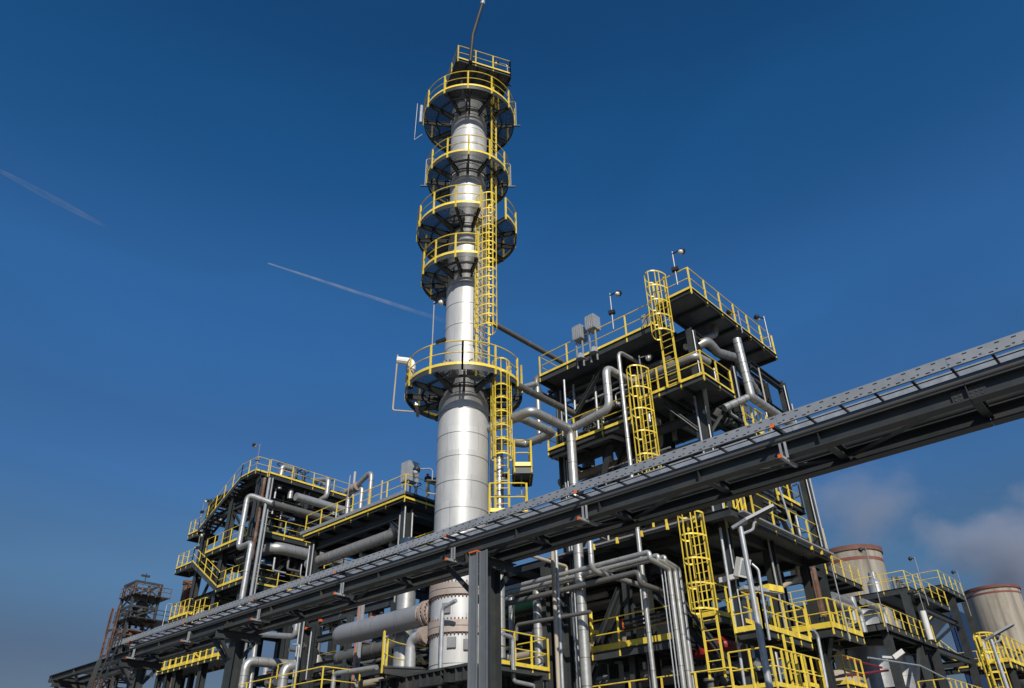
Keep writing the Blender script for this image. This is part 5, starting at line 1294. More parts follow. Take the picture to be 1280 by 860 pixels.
pipe('dark green pipe in the shade right of the bridge post', [(24.0, p.y + 1.5, p.z), (24.0, q.y - .5, p.z)], .26, 'green', 0, n=16)
for px, X, r, top, nm in ((671, 22.4, .17, 738, 'silver upright pipe with shadow bands behind the small platform'), (639, 23.2, .12, 742, 'thinner silver upright pipe behind the small platform, nearest the bridge post')):
    p = at(px, top, X=X); pipe(nm, [(X, p.y, .1), (X, p.y, p.z)], r, 'pipe_clad', 0, bands=1.0, n=16)
for i, (px, X) in enumerate(((684, 22.6), (689, 22.8), (694, 23.0), (702, 22.6))):
    p = at(px, 800, X=X); solo(MB().ibeam((X, p.y, 0), (X, p.y, 9.9), .26 if i != 3 else .4, .2 if i != 3 else .36, (1, 0, 0)), 'steel_post', 'steel', ['slim dark post left of three right of the small platform', 'slim dark post in the middle of three right of the small platform', 'slim dark post right of three right of the small platform', 'thick dark post left of the long silver leg of the main pipe'][i], 'post', smooth=0)
c = [at(*q_, X=21.6) for q_ in ((645, 790), (646, 781), (740, 795))]
pipe('thin grey pipe with a hooked end running right from above the small platform', [V((21.6, c[0].y, c[0].z - .3)), V((21.6, c[1].y, c[1].z)), V((21.6, c[2].y, c[1].z - .1))], .07, 'grey_pipe', .15)
# triple pipe bundle
XW = 21.5
h1l = at(618, 739, X=XW); h1r = at(811, 691, X=XW)
zz = (h1r.z + h1l.z) / 2
def bund(nm, off, pv, r, zoff, xv):
    v1 = at(pv[0], pv[1], X=xv)
    pipe(nm, [(XW + off, h1l.y, zz + zoff), (XW + off, v1.y, zz + zoff), (XW + off, v1.y, v1.z + .12), (xv, v1.y, v1.z), (xv, v1.y, .1)], r, 'pipe_clad', .16, bands=1.1, n=14)
bund('left one of three silver pipes dropping side by side below the bridge', 0, (836, 711), .085, 0, 22.6)
bund('middle one of three silver pipes dropping side by side below the bridge', .45, (843, 711), .085, -.04, 22.9)
bund('right one of three silver pipes dropping side by side below the bridge', .8, (848, 711), .08, -.02, 23.1)
pipe('lowest grey pipe of the horizontal bundle below the bridge', [(XW + .2, h1l.y, zz - .5), (XW + .2, h1r.y + .6, zz - .5), (XW + .2, h1r.y + .6, zz - .9), (XW + 2.5, h1r.y + .6, zz - .9)], .1, 'grey_pipe', .2)
for k, px in ((0, 827), (1, 831)):
    p = at(px, 715, X=22.4); pipe('thin tracing line left of the three silver pipes below the bridge', [(22.4, p.y, p.z + .3), (22.4, p.y, .1)], .022, 'galv', 0, group='tracing lines beside the three silver pipes')
c = [at(*q_, X=21.2) for q_ in ((738, 684), (741, 713), (775, 735))]
pipe('silver pipe bending off right just below the bridge underside', [c[0] + V((0, 0, .8)), V((21.2, c[0].y, c[1].z)), V((24.4, c[0].y, c[1].z))], .1, 'pipe_clad', .3, bands=.7)
c = [at(*q_, X=22.5) for q_ in ((668, 698), (708, 708), (709, 716))]
pipe('double thin pipe crossing right under the bridge beside its post', [V((19.6, c[1].y, c[1].z)), V((22.5, c[1].y, c[1].z)), V((22.5, c[1].y, c[1].z - 1))], .06, 'beige', .1)
p = at(716, 740, X=22.3); pipe('slim galvanised line left of the long leg of the main silver pipe', [(22.3, p.y, p.z), (22.3, p.y, .1)], .045, 'galv', 0)
# lower walkways of the tower foot
platform('walkway_deck', 'yellow railed walkway below the bridge at the foot of the right tower', 'deck', rect(23.5, 25.0, 14.2, 17.9), 6.65, [[(23.5, 17.9), (23.5, 14.2)]], group='low walkways behind the bridge', step=1.3, toe=.2, thick=.28)
platform('walkway_deck', 'lowest yellow railed walkway at the bottom edge below the right tower', 'deck', rect(23.0, 24.6, 12.2, 18.6), 4.35, [[(23.0, 18.6), (23.0, 12.2), (24.6, 12.2)]], group='low walkways behind the bridge', step=1.2, toe=.12)
c = [at(*q_, X=23.6) for q_ in ((738, 765), (741, 790), (746, 793))]
solo(MB().tube([c[0], V((23.6, c[0].y, c[1].z)), V((23.6, c[0].y - .3, c[1].z - .05))], .07, 8, bend=.15), 'rail_bend', 'yellow', 'bent yellow guard tube left of the walkway below the bridge', 'guard rail')
a1 = at(775, 735, X=24.3); a2 = at(738, 830, X=24.3)
solo(MB().ibeam(a1, a2, .2, .22), 'steel_brace', 'steel', 'thick slanting brace left of the walkway at the right tower foot', 'brace', smooth=0)
a1 = at(783, 730, X=24.1); a2 = at(800, 860, X=24.1)
solo(MB().ibeam((24.1, a1.y, 0), (24.1, a1.y, 9.9), .28, .26, (1, 0, 0)), 'steel_post', 'steel', 'dark post standing before the walkway at the right tower foot', 'post', smooth=0)
a1 = at(815, 735, X=24.6); a2 = at(900, 830, X=24.6)
solo(MB().ibeam(a1, a2, .26, .24), 'steel_brace', 'steel', 'long slanting brace behind the three silver pipes', 'brace', smooth=0)
p = at(780, 795, X=26.0)
t = thing('horizontal_drum', 'beige drum lying behind the walkway at the foot of the right tower', 'vessel', (26.4, p.y, p.z))
MB().lathe((26.4, p.y - 1.6, p.z), [(.25, -.35), (.75, 0), (.75, 3.6), (.25, 3.95)], 28, (0, 1, 0), seams=(.9, 1.8, 2.7)).build('shell', 'beige', t)
for dy in (-.8, 1.4): MB().box((25.9, p.y + dy, p.z - 1.4), (26.9, p.y + dy + .3, p.z - .5)).build('saddle', 'steel', t, 0)
p = at(815, 768, X=23.45)
t = thing('manifold', 'dark manifold with orange ends hung on the walkway rail below the bridge', 'manifold', (23.45, p.y, p.z))
for k in range(3): MB().cyl((23.4, p.y + 1.2, p.z - .06 - k * .14), (23.4, p.y - .9, p.z + .02 - k * .14), .045, 8).build('pipe_run', 'black', t)
for e in (1.22, -.92): MB().box((23.36, p.y + e - .02, p.z - .36), (23.43, p.y + e + .02, p.z + .04)).build('end_plate', 'orange', t, 0)
# red valves low right
for i, (px, py) in enumerate(((888, 838), (905, 830))):
    p = at(px, py, X=25.0); motor_valve((25.0, p.y, p.z - .8), ['red actuated valve behind the foot of the caged ladder, left one', 'red actuated valve behind the foot of the caged ladder, right one'][i], 1.5, 'red')
p = at(768, 845, X=24.8)
t = thing('instrument_box', 'grey instrument panel low behind the bottom walkway rail', 'box', (24.8, p.y, p.z))
MB().box((24.8, p.y - .3, p.z - .6), (25.0, p.y + .3, p.z + .5)).build('housing', 'galv', t, 0); MB().box((24.785, p.y - .22, p.z - .1), (24.798, p.y + .22, p.z + .4)).build('window', 'black', t, 0)

# street lamp in front
def street_lamp(label, top, az, scale=1.0, tail=True):
    t = thing('street_lamp', label, 'street lamp', (top.x, top.y, 0))
    MB().lathe((top.x, top.y, 0), [(.11 * scale, 0), (.085 * scale, top.z * .5), (.06 * scale, top.z)], 14).build('pole', 'galv', t)
    d = V((math.cos(az), math.sin(az), .42)).normalized(); s_ = V((-math.sin(az), math.cos(az), 0)); n_ = d.cross(s_)
    b = MB(); p = top + V((0, 0, .02)); L = .95 * scale; wd = .19 * scale; th = .035 * scale
    prof = [(-.22, .05), (-.05, .10), (.15, wd), (L, wd), (L, -wd), (.15, -wd), (-.05, -.10), (-.22, -.05)]
    b.add([p + d * a * 1 + s_ * c_ + n_ * (-th) for a, c_ in prof] + [p + d * a + s_ * c_ + n_ * th for a, c_ in prof],
          [tuple(range(8)), tuple(range(15, 7, -1))] + [(i, (i + 1) % 8, 8 + (i + 1) % 8, 8 + i) for i in range(8)])
    b.build('lamp_head', 'galv_dull', t, 0)
    e = MB(); prof = [(.2, wd * .85), (L * .95, wd * .85), (L * .95, -wd * .85), (.2, -wd * .85)]
    e.add([p + d * a + s_ * c_ + n_ * (-th - .012) for a, c_ in prof] + [p + d * a + s_ * c_ + n_ * (-th - .002) for a, c_ in prof], [(0, 1, 2, 3), (7, 6, 5, 4)] + [(i, (i + 1) % 4, 4 + (i + 1) % 4, 4 + i) for i in range(4)])
    e.build('lens', 'black', t, 0)
    MB().tube([p + V((0, 0, -.25)), p + d * .3 + V((0, 0, -.28)), p + d * .42], .035 * scale, 8, bend=.12).build('stay', 'galv', t)
    return t
tp_ = at(925, 656, D=18.5)
street_lamp('grey street lamp with a flat head standing right before the right tower, below the bridge', tp_, R(-58), .95)
p = at(922, 712, X=23.9)
t = thing('floodlight', 'white square floodlight on an arm at the right tower foot post', 'floodlight', p)
hb = MB(); d = V((-.35, -.75, -.35)).normalized()
hb.beam(p + V((.05, -.15, .05)) - d * .12, p + V((.05, -.15, .05)) + d * .14, .42, .62, V((.1, 0, 1))); hb.build('housing', 'white', t, 0)
hb = MB(); hb.beam(p + V((.05, -.15, .05)) + d * .142, p + V((.05, -.15, .05)) + d * .15, .3, .46, V((.1, 0, 1))); hb.build('glass', 'galv_dull', t, 0)
MB().beam(p + V((0, .05, -.2)), p + V((.1, .75, -.2)), .14, .16).build('ballast', 'white', t, 0)
pipe('bent thin pipe right behind the street lamp pole', [at(940, 705, D=24), at(948, 712, D=24), at(962, 800, D=24)], .04, 'galv', .2)
pipe('long thin conduit up the tower foot post left of the street lamp', [at(900, 660, X=23.7), at(931, 858, X=23.7)], .05, 'galv', 0)
# ------------------------------------------------------------------ foot of the right tower, right face
G = 'balcony walkways right of the tower foot'
a = at(945, 791, Y=11.0); b = at(1010, 806, Y=11.0)
platform('walkway_deck', 'yellow railed walkway behind the street lamp at the right tower foot', 'deck', rect(23.3, 26.6, 11.0, 12.0), 6.45, [[(23.3, 11.0), (26.6, 11.0), (26.6, 12)], [(23.3, 12), (23.3, 11)]], group=G, step=.85, toe=.16)
ladder('plain_ladder', 'wide plain yellow ladder hanging below the walkway behind the street lamp', (24.6, 10.9, 3.2), (24.6, 10.9, 6.3), (0, -1, 0), cage=False, over=.1, width=.6)
platform('walkway_deck', 'lowest yellow railed walkway behind the street lamp, cut by the picture edge', 'deck', rect(22.6, 26.0, 10.6, 12.0), 4.7, [[(22.6, 12.0), (22.6, 10.6), (26.0, 10.6)]], group=G, step=.7, toe=.12)
platform('walkway_deck', 'second yellow railed walkway behind the walkway next to the street lamp', 'deck', rect(24.6, 28.6, 13.2, 14.2), 7.4, [[(24.6, 14.2), (24.6, 13.2), (28.6, 13.2)]], group=G, step=.8, toe=.16)
c1 = at(1041, 784, Y=11.5)
platform('walkway_deck', 'yellow railed corner balcony at right of the tower foot below the first cooling tower', 'deck', rect(c1.x, c1.x + 2.9, 11.5, 14.2), c1.z, [[(c1.x, 14.2), (c1.x, 11.5), (c1.x + 2.9, 11.5), (c1.x + 2.9, 13.5)]], group=G, step=.8, toe=.2, thick=.32)
frame('support_trestle', 'dark posts under the corner balcony right of the tower foot', [(c1.x + .8, 12.4, 0, c1.z - .3), (c1.x + 2.5, 13.6, 0, c1.z - .3)], [((c1.x + .2, 12.4, c1.z - .35), (c1.x + 2.8, 12.4, c1.z - .35), (.2, .15))], braces=[((c1.x + .75, 12.3, c1.z - 1.1), (c1.x + .1, 11.7, c1.z - .3))], cs=.36)
platform('walkway_deck', 'small yellow walkway below the corner balcony, left part', 'deck', rect(30.0, 32.2, 12.8, 14.5), 5.55, [[(30.0, 14.5), (30.0, 12.8), (32.2, 12.8)]], group=G, step=.6, toe=.14)
platform('walkway_deck', 'small yellow walkway below the corner balcony, right part', 'deck', rect(33.2, 35.2, 12.6, 14.5), 5.9, [[(33.2, 14.5), (33.2, 12.6), (35.2, 12.6)]], group=G, step=.6, toe=.14)
t = thing('storage_tank', 'cream tank with rusty streaks low at right of the tower foot', 'tank', (35.5, 14.6, 0))
p = at(1055, 846, Y=14.0)
MB().lathe((p.x + .6, 15.4, 0), [(1.9, .1), (1.9, p.z), (1.2, p.z + .35), (.3, p.z + .5)], 40).build('shell', 'beige', t)
MB().tube([(p.x - 1.2, 13.3, p.z + .55), (p.x + 3, 13.3, p.z + .6)], .05, 8).build('red_pipe', 'red', t)
pipe('red pipe line crossing low behind the corner balcony posts', [at(1015, 850, Y=13), at(1110, 838, Y=13)], .05, 'red', 0)
pipe('bent grey pipe along the corner post left of the corner balcony', [at(1016, 787, Y=11.3), at(1022, 795, Y=11.3), at(1034, 860, Y=11.3)], .06, 'galv', .2)
for px, py, q_, nm in ((1040, 705, (1062, 795), 'floodlight mast before the corner balcony at right'),):
    s_ = at(*q_, Y=11.3); lamp((s_.x - .1, 11.3, s_.z - .2), 2.6, 'tall thin floodlight mast before the corner balcony at right', 3.6, 0)
rr = random.Random(4)
for i in range(9):
    x = rr.uniform(27.5, 33.5); y = rr.uniform(13, 17); z = rr.uniform(6.3, 9.6)
    pipe('pipe in the tangle between the right tower foot and the corner balcony', [(x, y, z), (x + rr.uniform(2, 4), y, z)] if i % 2 else [(x, y, z - 3), (x, y, z), (x + 1.4, y, z)], rr.choice((.08, .12, .17)), rr.choice(('pipe_clad', 'galv', 'grey_pipe', 'rust', 'beige')), .2, group='pipes in the tangle right of the tower foot')
for k, (px, py) in enumerate(((1010, 712), (1016, 712))):
    p = at(px, py, Y=13); pipe(['left one of two brick red upright pipes right of the tower foot', 'right one of two brick red upright pipes right of the tower foot'][k], [(p.x, 13, p.z + .3), (p.x, 13, p.z - 2)], .13, 'rust', 0)
t = cl = thing('cable_tray', 'pale tray with yellow guard sticking out under the low deck of the right tower', 'cable tray', at(940, 728, X=24.5))
p = at(925, 735, Y=12.0); q = at(978, 716, X=p.x + .1)
MB().beam(p, V((p.x + 2.2, p.y - .3, p.z + .15)), .35, .12).build('tray', 'galv', cl, 0)
MB().beam(V((p.x + 1.4, p.y - .2, p.z + .2)), V((p.x + 2.3, p.y - .3, p.z + .24)), .42, .22).build('guard', 'yellow', cl, 0)
YE = 16.0
def e(px, py, Y=YE): return at(px, py, Y=Y)
# dense steel between the tower and the right rack
for i in range(4):
    p = e(1015 + i * 18, 770 - i * 4, 15.0)
ce1 = e(1135, 733); ce2 = e(1182, 733); cl1 = e(1105, 778)
zt1, zt2, zl = ce1.z, ce2.z, cl1.z
XE0, XE1, XE2 = cl1.x, ce1.x, ce2.x
GE = 'decks of the right rack'
platform('walkway_deck', 'left top deck of the far right rack under the cooling towers', 'deck', rect(XE1, XE2 - 1.0, YE, YE + 10), zt1, [[(XE1, YE + 10), (XE1, YE), (XE2 - 1, YE)]], group=GE, step=1.6, thick=.4, toe=0)
platform('walkway_deck', 'higher right end deck of the far right rack before the right cooling tower', 'deck', rect(XE2 - .9, e(1212, 766).x, YE, YE + 4.5), zt2, [[(XE2 - .9, YE + 4.5), (XE2 - .9, YE), (e(1212, 766).x, YE), (e(1212, 766).x, YE + 4)]], group=GE, step=1.5, thick=.4, toe=0)
platform('walkway_deck', 'long lower deck of the far right rack with a row of yellow posts', 'deck', rect(XE0, e(1170, 803).x, YE, YE + 8), zl, [[(XE0, YE + 6), (XE0, YE), (e(1170, 803).x, YE)]], group=GE, step=1.25, thick=.4, toe=0)
platform('walkway_deck', 'back walkway below the first cooling tower with slanting yellow rails', 'deck', rect(e(1030, 700, 17).x, e(1080, 742, 17).x, 17, 19), e(1055, 722, 17).z, [[(e(1030, 700, 17).x, 17), (e(1080, 742, 17).x, 17)]], group=GE, step=1.3, thick=.3, toe=0)
cols = []
for px, py, zz in ((1106, 785, zl - .3), (1131, 742, zt1 - .3), (1152, 760, zt1 - .3), (1187, 742, zt2 - .3), (1211, 768, zt2 - .3)):
    p = e(px, py, YE + .3); cols.append((p.x, YE + .3, 0, zz)); cols.append((p.x, YE + 4.2, 0, zz))
bm = []
xs_ = sorted(set(c_[0] for c_ in cols))
for z in (zl - .3, 7.5, 4.5):
    for a_, b_ in zip(xs_[:-1], xs_[1:]): bm.append(((a_ + .3, YE + .3, z), (b_ - .3, YE + .3, z)))
for x in xs_:
    for z in (zl - .3, 7.5): bm.append(((x, YE + .6, z), (x, YE + 4.0, z)))
bm.append(((xs_[3] - 8, YE + .3, zt2 - 2.6), (xs_[3] - .3, YE + .3, zt2 - 2.6)))
frame('steel_rack', 'dark far right steel rack with railed decks and silver vessels inside', cols, bm, braces=[((xs_[2] + .3, YE + .3, zl), (xs_[3] - .3, YE + .3, zt2 - 2.4)), ((xs_[0] + .3, YE + .3, 4.8), (xs_[1] - .3, YE + .3, zl - .6))], cs=.46, bs=(.42, .26))
for i, (px, r, zt_) in enumerate(((1091, 1.35, zl - .3), (1118, 1.25, zl - .4))):
    p = e(px, 830, YE + 2.5)
    t = thing('vertical_vessel', ['big shiny upright vessel left of two in the far right rack', 'big shiny upright vessel right of two in the far right rack'][i], 'vessel', (p.x, YE + 2.5, 0))
    MB().lathe((p.x, YE + 2.5, 0), [(r, .1), (r, zt_ - .5), (r * .7, zt_), (.2, zt_ + .1)], 36, seams=(3, 4.5, 6, 7.5, 9)).build('shell', 'pipe_clad', t)
    MB().lathe((p.x, YE + 2.5, zt_), [(.3, -.2), (.3, 1.0), (.42, 1.0), (.42, 1.15)], 18).build('nozzle', 'galv', t)
p = e(1090, 772, YE + 1.6)
t = thing('vessel_head', 'wide silver drum top showing behind the yellow rail of the long lower deck', 'vessel', (p.x, YE + 2.6, zl))
MB().lathe((p.x, YE + 2.6, zl), [(1.2, .05), (1.35, .2), (1.35, 1.3), (1.2, 1.42), (.25, 1.5), (.25, 2.4)], 32).build('shell', 'pipe_clad', t)
p = e(1109, 772, YE + 1.2)
t = thing('vessel_head', 'narrow silver drum right of the wide one behind the long lower deck rail', 'vessel', (p.x, YE + 1.4, zl))
MB().lathe((p.x, YE + 1.4, zl), [(.5, .05), (.6, .2), (.6, 1.5), (.4, 1.75), (.15, 1.8)], 24).build('shell', 'pipe_clad', t)
p = e(1096, 740, YE + 4)
t = thing('silver_standpipe', 'flanged silver standpipe on the left top deck of the far right rack', 'pipe', (p.x, YE + 4, zt1))
MB().lathe((p.x, YE + 4, zt1 - .6), [(.55, 0), (.55, .5), (.75, .52), (.75, .7), (.55, .72), (.55, 1.5), (.8, 1.52), (.8, 1.75), (.55, 1.77), (.55, 2.6), (.3, 2.9), (.3, 3.4)], 24).build('shell', 'pipe_clad', t)
b = thing('equipment_skid', 'dark equipment skid with pipe loops on the left top deck of the far right rack', 'equipment', (p.x + 3, YE + 3, zt1))
for k in range(4): MB().tube([(p.x + 1.5 + k * .8, YE + 3, zt1), (p.x + 1.5 + k * .8, YE + 3, zt1 + 2.6 - .2 * k), (p.x + 2.6 + k * .8, YE + 3, zt1 + 2.6 - .2 * k), (p.x + 2.6 + k * .8, YE + 3, zt1)], .16, 8, bend=.4).build('pipe_loop', 'steel' if k % 2 else 'grey_pipe', b)
MB().box((p.x + 1.4, YE + 2.4, zt1), (p.x + 5.5, YE + 3.6, zt1 + .5)).build('base', 'steel', b, 0)
for k, (a_, b_, r) in enumerate((((1030, 748), (1075, 770), .22), ((1040, 745), (1062, 752), .25), ((1078, 752), (1100, 752), .2))):
    p = e(*a_, YE + 1); q = e(*b_, YE + 1)
    pipe(['silver pipe running to the wide drum top, upper one', 'silver pipe running behind the corner balcony, fat one', 'short silver pipe above the wide drum top'][k], [p, V((q.x, q.y, p.z)), V((q.x, q.y, p.z - 1.2))], r, 'pipe_clad', .3, bands=1.0)
# stairs of the right rack
a = at(1160, 806, X=70.0); b = at(1198, 836, X=70.0)
t = thing('stair_flight', 'yellow railed stairs descending right in the far right rack', 'stairs', a)
zb_ = b.z
for dx in (0, 1.2):
    MB().beam((a.x + dx, a.y, a.z), (a.x + dx, b.y, zb_), .06, .4, (0, 0, 1)).build('stringer', 'steel', t, 0)
    handrail(t, [(a.x + dx, a.y, a.z + .1), (a.x + dx, b.y, zb_ + .1)], step=.8, toe=.3, drop=.1, pw=.08)
for i in range(1, 10):
    f = i / 10; y = a.y + (b.y - a.y) * f; z = a.z + (zb_ - a.z) * f
    MB().box((a.x + .04, y - .12, z - .02), (a.x + 1.16, y + .12, z + .02)).build('tread', 'steel', t, 0)
yl = at(1228, 838, X=70.0).y
platform('stair_landing', 'yellow railed landing at the foot of the stairs in the far right rack', 'landing', rect(a.x, a.x + 3, yl, b.y), zb_, [[(a.x, b.y), (a.x, yl), (a.x + 3, yl)], [(a.x + 3, b.y), (a.x + 3, yl)]], group='landings of the far right rack', step=.7, toe=.3)
t = thing('grey_duct', 'dark slanting duct with yellow rail behind the right rack columns', 'duct', e(1160, 790, YE + 5))
MB().beam(e(1150, 800, YE + 5), e(1178, 768, YE + 5), 1.0, 1.0).build('shell', 'steel', t, 0); 
solo(MB().tube([e(1148, 790, YE + 4.4), e(1172, 762, YE + 4.4)], .06, 6), 'rail_tube', 'yellow', 'slanting yellow rail above the dark duct of the far right rack', 'handrail')
for px0, py0, px1, py1, Y, r, nm in ((1153, 764, 1164, 800, YE - .6, .2, 'white upright pipe leaning before the far right rack'), (1227, 800, 1250, 860, YE - 2, .16, 'grey conduit right of the far right rack columns')):
    p = at(px0, py0, Y=Y); q = at(px1, py1, Y=Y)
    pipe(nm, [p, V((p.x, Y, 2 if px0 > 1200 else q.z))], r, 'white' if px0 < 1200 else 'galv', 0)
t = thing('louvre_building', 'dark blue louvred block far behind the right rack', 'building', at(1185, 775, D=110))
p = at(1181, 764, D=110); q = at(1196, 764, X=p.x)
MB().box((p.x, q.y, 0), (p.x + 4, p.y, p.z)).build('wall', 'blue_dark', t, 0)
for i in range(3): MB().box((p.x - .12, q.y + .3 + i * (p.y - q.y) / 3, 12.5), (p.x - .02, q.y + (i + .7) * (p.y - q.y) / 3, p.z - .5)).build('louvre_panel', 'blue', t, 0)
for px, py, Y, nm, H in ((1141, 697, YE, 'floodlight mast on the left top deck of the far right rack', 3.4), (1194, 714, YE, 'floodlight mast at the right end deck of the far right rack', 3.6)):
    p = at(px, py, Y=Y); lamp((p.x, Y - .1, p.z - H), 2.6, nm, H, 0)
for px, py, q_, nm in ((1097, 705, (1110, 790), 'tall thin mast before the drum tops of the far right rack'), (1152, 760, (1166, 800), 'thin mast beside the white upright pipe of the far right rack')):
    p = at(*q_, Y=YE - .3); lamp((p.x, YE - .3, p.z), 2.6, nm, 5.0 if px < 1110 else 3.2, 0)
p = at(1118, 822, Y=YE - .6)
t = thing('floodlight', 'white square floodlight on an arm before the right shiny vessel', 'floodlight', p)
MB().beam(p, p + V((.1, -.55, .3)), .26, .26).build('housing', 'white', t, 0); MB().beam(p + V((-.1, .6, .1)), p, .10, .12).build('arm', 'white', t, 0)
platform('walkway_deck', 'lowest yellow railed walkway at the bottom edge before the far right rack', 'deck', rect(e(1112, 862).x, e(1185, 862).x, YE - 3.2, YE - 1.6), e(1140, 862, YE - 3.2).z, [[(e(1112, 862).x, YE - 1.6), (e(1112, 862).x, YE - 3.2), (e(1185, 862).x, YE - 3.2)]], group=GE, step=1.0, toe=.15)
pipe('thin grey rail pipe along the bottom right walkway', [e(1085, 822, YE - 3.4), e(1150, 832, YE - 3.4), e(1190, 852, YE - 3.4)], .04, 'galv', .2)
# far right corner
tp2 = at(1238, 797, D=36)
street_lamp('grey street lamp with a flat head near the right edge of the picture', tp2, R(-75), 1.05)
p = at(1247, 812, Y=8.0)
ladder('caged_ladder', 'caged yellow ladder at the right edge beside the round vessel end', (p.x - .1, 8.3, 1.0), (p.x - .1, 8.3, p.z - .4), (-1, 0, 0), hoop_gap=.7, over=1.0, cage_from=2.2)
platform('walkway_deck', 'small yellow railed deck over the round vessel end at the right edge', 'deck', rect(p.x, p.x + 4.2, 7.7, 8.7), p.z - .5, [[(p.x + 4.2, 8.7), (p.x, 8.7), (p.x, 7.7), (p.x + 4.2, 7.7)]], group=G, step=.9, toe=.15)
q = at(1274, 838, Y=9.0)
t = thing('horizontal_drum', 'big grey round vessel end at the right edge of the picture', 'vessel', (q.x, 9.0, q.z))
MB().lathe((q.x + .2, 9.0, q.z), [(.08, -.55), (.45, -.48), (.75, -.28), (.9, 0), (.9, 5)], 36, (1, .0, 0)).build('shell', 'grey_pipe', t)
for dx in (1, 4): MB().box((q.x + dx, 8.3, 0), (q.x + dx + .35, 9.7, q.z - .6)).build('saddle', 'steel', t, 0)
pipe('black hose like pipe arching over the round vessel end at the right edge', [(q.x - .6, 9.6, q.z + 1.6), (q.x + .6, 9.6, q.z + 1.7), (q.x + 2.0, 9.6, q.z + 1.3), (q.x + 2.2, 9.6, q.z + .6)], .08, 'steel', .4)
pipe('red pipe line on the round vessel at the right edge', [(q.x - 1.5, 8.6, q.z + .75), (q.x + 3, 8.6, q.z + 1.0)], .045, 'red', 0)
frame('steel_trestle', 'dark posts under the small deck at the right edge of the picture', [(p.x + .3, 8.6, 0, p.z - .8), (p.x + 4, 8.6, 0, p.z - .8), (p.x + .3, 7.8, 0, p.z - .8), (p.x + 4, 7.8, 0, p.z - .8)], [((p.x + .5, 8.6, p.z - .95), (p.x + 3.8, 8.6, p.z - .95))], cs=.22)

# ------------------------------------------------------------------ cooling towers
cm = mat('concrete', (0.37, 0.335, 0.275), 0.0, 0.9, 0.14, 0.12, (1, 1, .25), bump=0.1, bscale=.5, dirt=(0.17, 0.14, 0.105), dirt_amt=0.75, dscale=.11)
# vertical soot streaks
nt = cm.node_tree; b_ = nt.nodes['Principled BSDF']; src = b_.inputs['Base Color'].links[0].from_socket
tc = nt.nodes.new('ShaderNodeTexCoord'); mp = nt.nodes.new('ShaderNodeMapping'); mp.inputs['Scale'].default_value = (.55, .55, .02)
nz = nt.nodes.new('ShaderNodeTexNoise'); nz.inputs['Scale'].default_value = 1.0; nz.inputs['Detail'].default_value = 5
cr = nt.nodes.new('ShaderNodeValToRGB'); cr.color_ramp.elements[0].position = .46; cr.color_ramp.elements[1].position = .68; cr.color_ramp.elements[1].color = (.75, .75, .75, 1)
mx = nt.nodes.new('ShaderNodeMix'); mx.data_type = 'RGBA'; mx.inputs['B'].default_value = (.12, .10, .08, 1)
nt.links.new(tc.outputs['Object'], mp.inputs[0]); nt.links.new(mp.outputs[0], nz.inputs[0]); nt.links.new(nz.outputs['Fac'], cr.inputs[0]); nt.links.new(cr.outputs[0], mx.inputs['Factor'])
nt.links.new(src, mx.inputs['A']); nt.links.new(mx.outputs['Result'], b_.inputs['Base Color'])
mat('red_paint', (0.19, 0.06, 0.052), 0.0, 0.85, 0.35, 0.3, dirt=(0.16, 0.115, 0.09), dirt_amt=.95, dscale=.22)
mat('rim_paint', (0.15, 0.07, 0.058), 0.0, 0.85, 0.35, 0.3, dirt=(0.10, 0.075, 0.06), dirt_amt=.95, dscale=.22)
def cooling(label, pc, D, half, drop, wide):
    c = at(*pc, D=D); a = at(pc[0] - half, pc[1], D=D); r = math.hypot(c.x - a.x, c.y - a.y)
    zt_ = c.z
    t = thing('cooling_tower', label, 'cooling tower', (c.x, c.y, 0), 'cooling towers behind the plant')
    def rad(z):
        h = (zt_ - z) / zt_
        return r * (.955 + .045 * abs(1 - h / .25) ** 2 if h < .25 else .955 * math.sqrt(1 + ((h - .25) / .5) ** 2 * wide))
    prof = [(rad(zt_ * k / 40), zt_ * k / 40) for k in range(0, 41)]
    inner = [(rad(zt_) - .5, zt_), (rad(zt_ * .9) - .5, zt_ * .9)]
    b = MB().lathe((c.x, c.y, 0), prof[2:], 72); 
    b.build('shell', 'concrete', t)
    for z0, z1, ex in ((zt_ - r * .13, zt_ + .25, .35), (zt_ - r * .47, zt_ - r * .36, .05)):
        if drop == 2: z0, z1, ex = ((zt_ - r * .07, zt_ + .25, .35) if ex > .1 else (zt_ - r * .27, zt_ - r * .20, .05))
        MB().lathe((c.x, c.y, 0), [(rad(z0) - .3, z0), (rad(z0) + ex, z0), (rad(z1) + ex, z1), (rad(z1) - .3, z1)], 72).build('painted_band', 'rim_paint' if ex > .1 and drop == 1 else 'red_paint', t)
    for k in range(24):
        aa = 2 * math.pi * k / 24; r0 = rad(zt_ * 2 / 40); MB().cyl((c.x + r0 * 1.04 * math.cos(aa), c.y + r0 * 1.04 * math.sin(aa), 0), (c.x + r0 * math.cos(aa), c.y + r0 * math.sin(aa), zt_ * 2 / 40 + .3), .4, 8).build('leg', 'concrete', t)
    return c, r
C1 = cooling('nearer looking cooling tower with a broad red rim directly right of the big right tower', (1063, 692), 250, 38.5, 1, .55)
C2 = cooling('cooling tower with thin red rings at the right edge of the picture', (1239, 739), 290, 35.5, 2, .75)

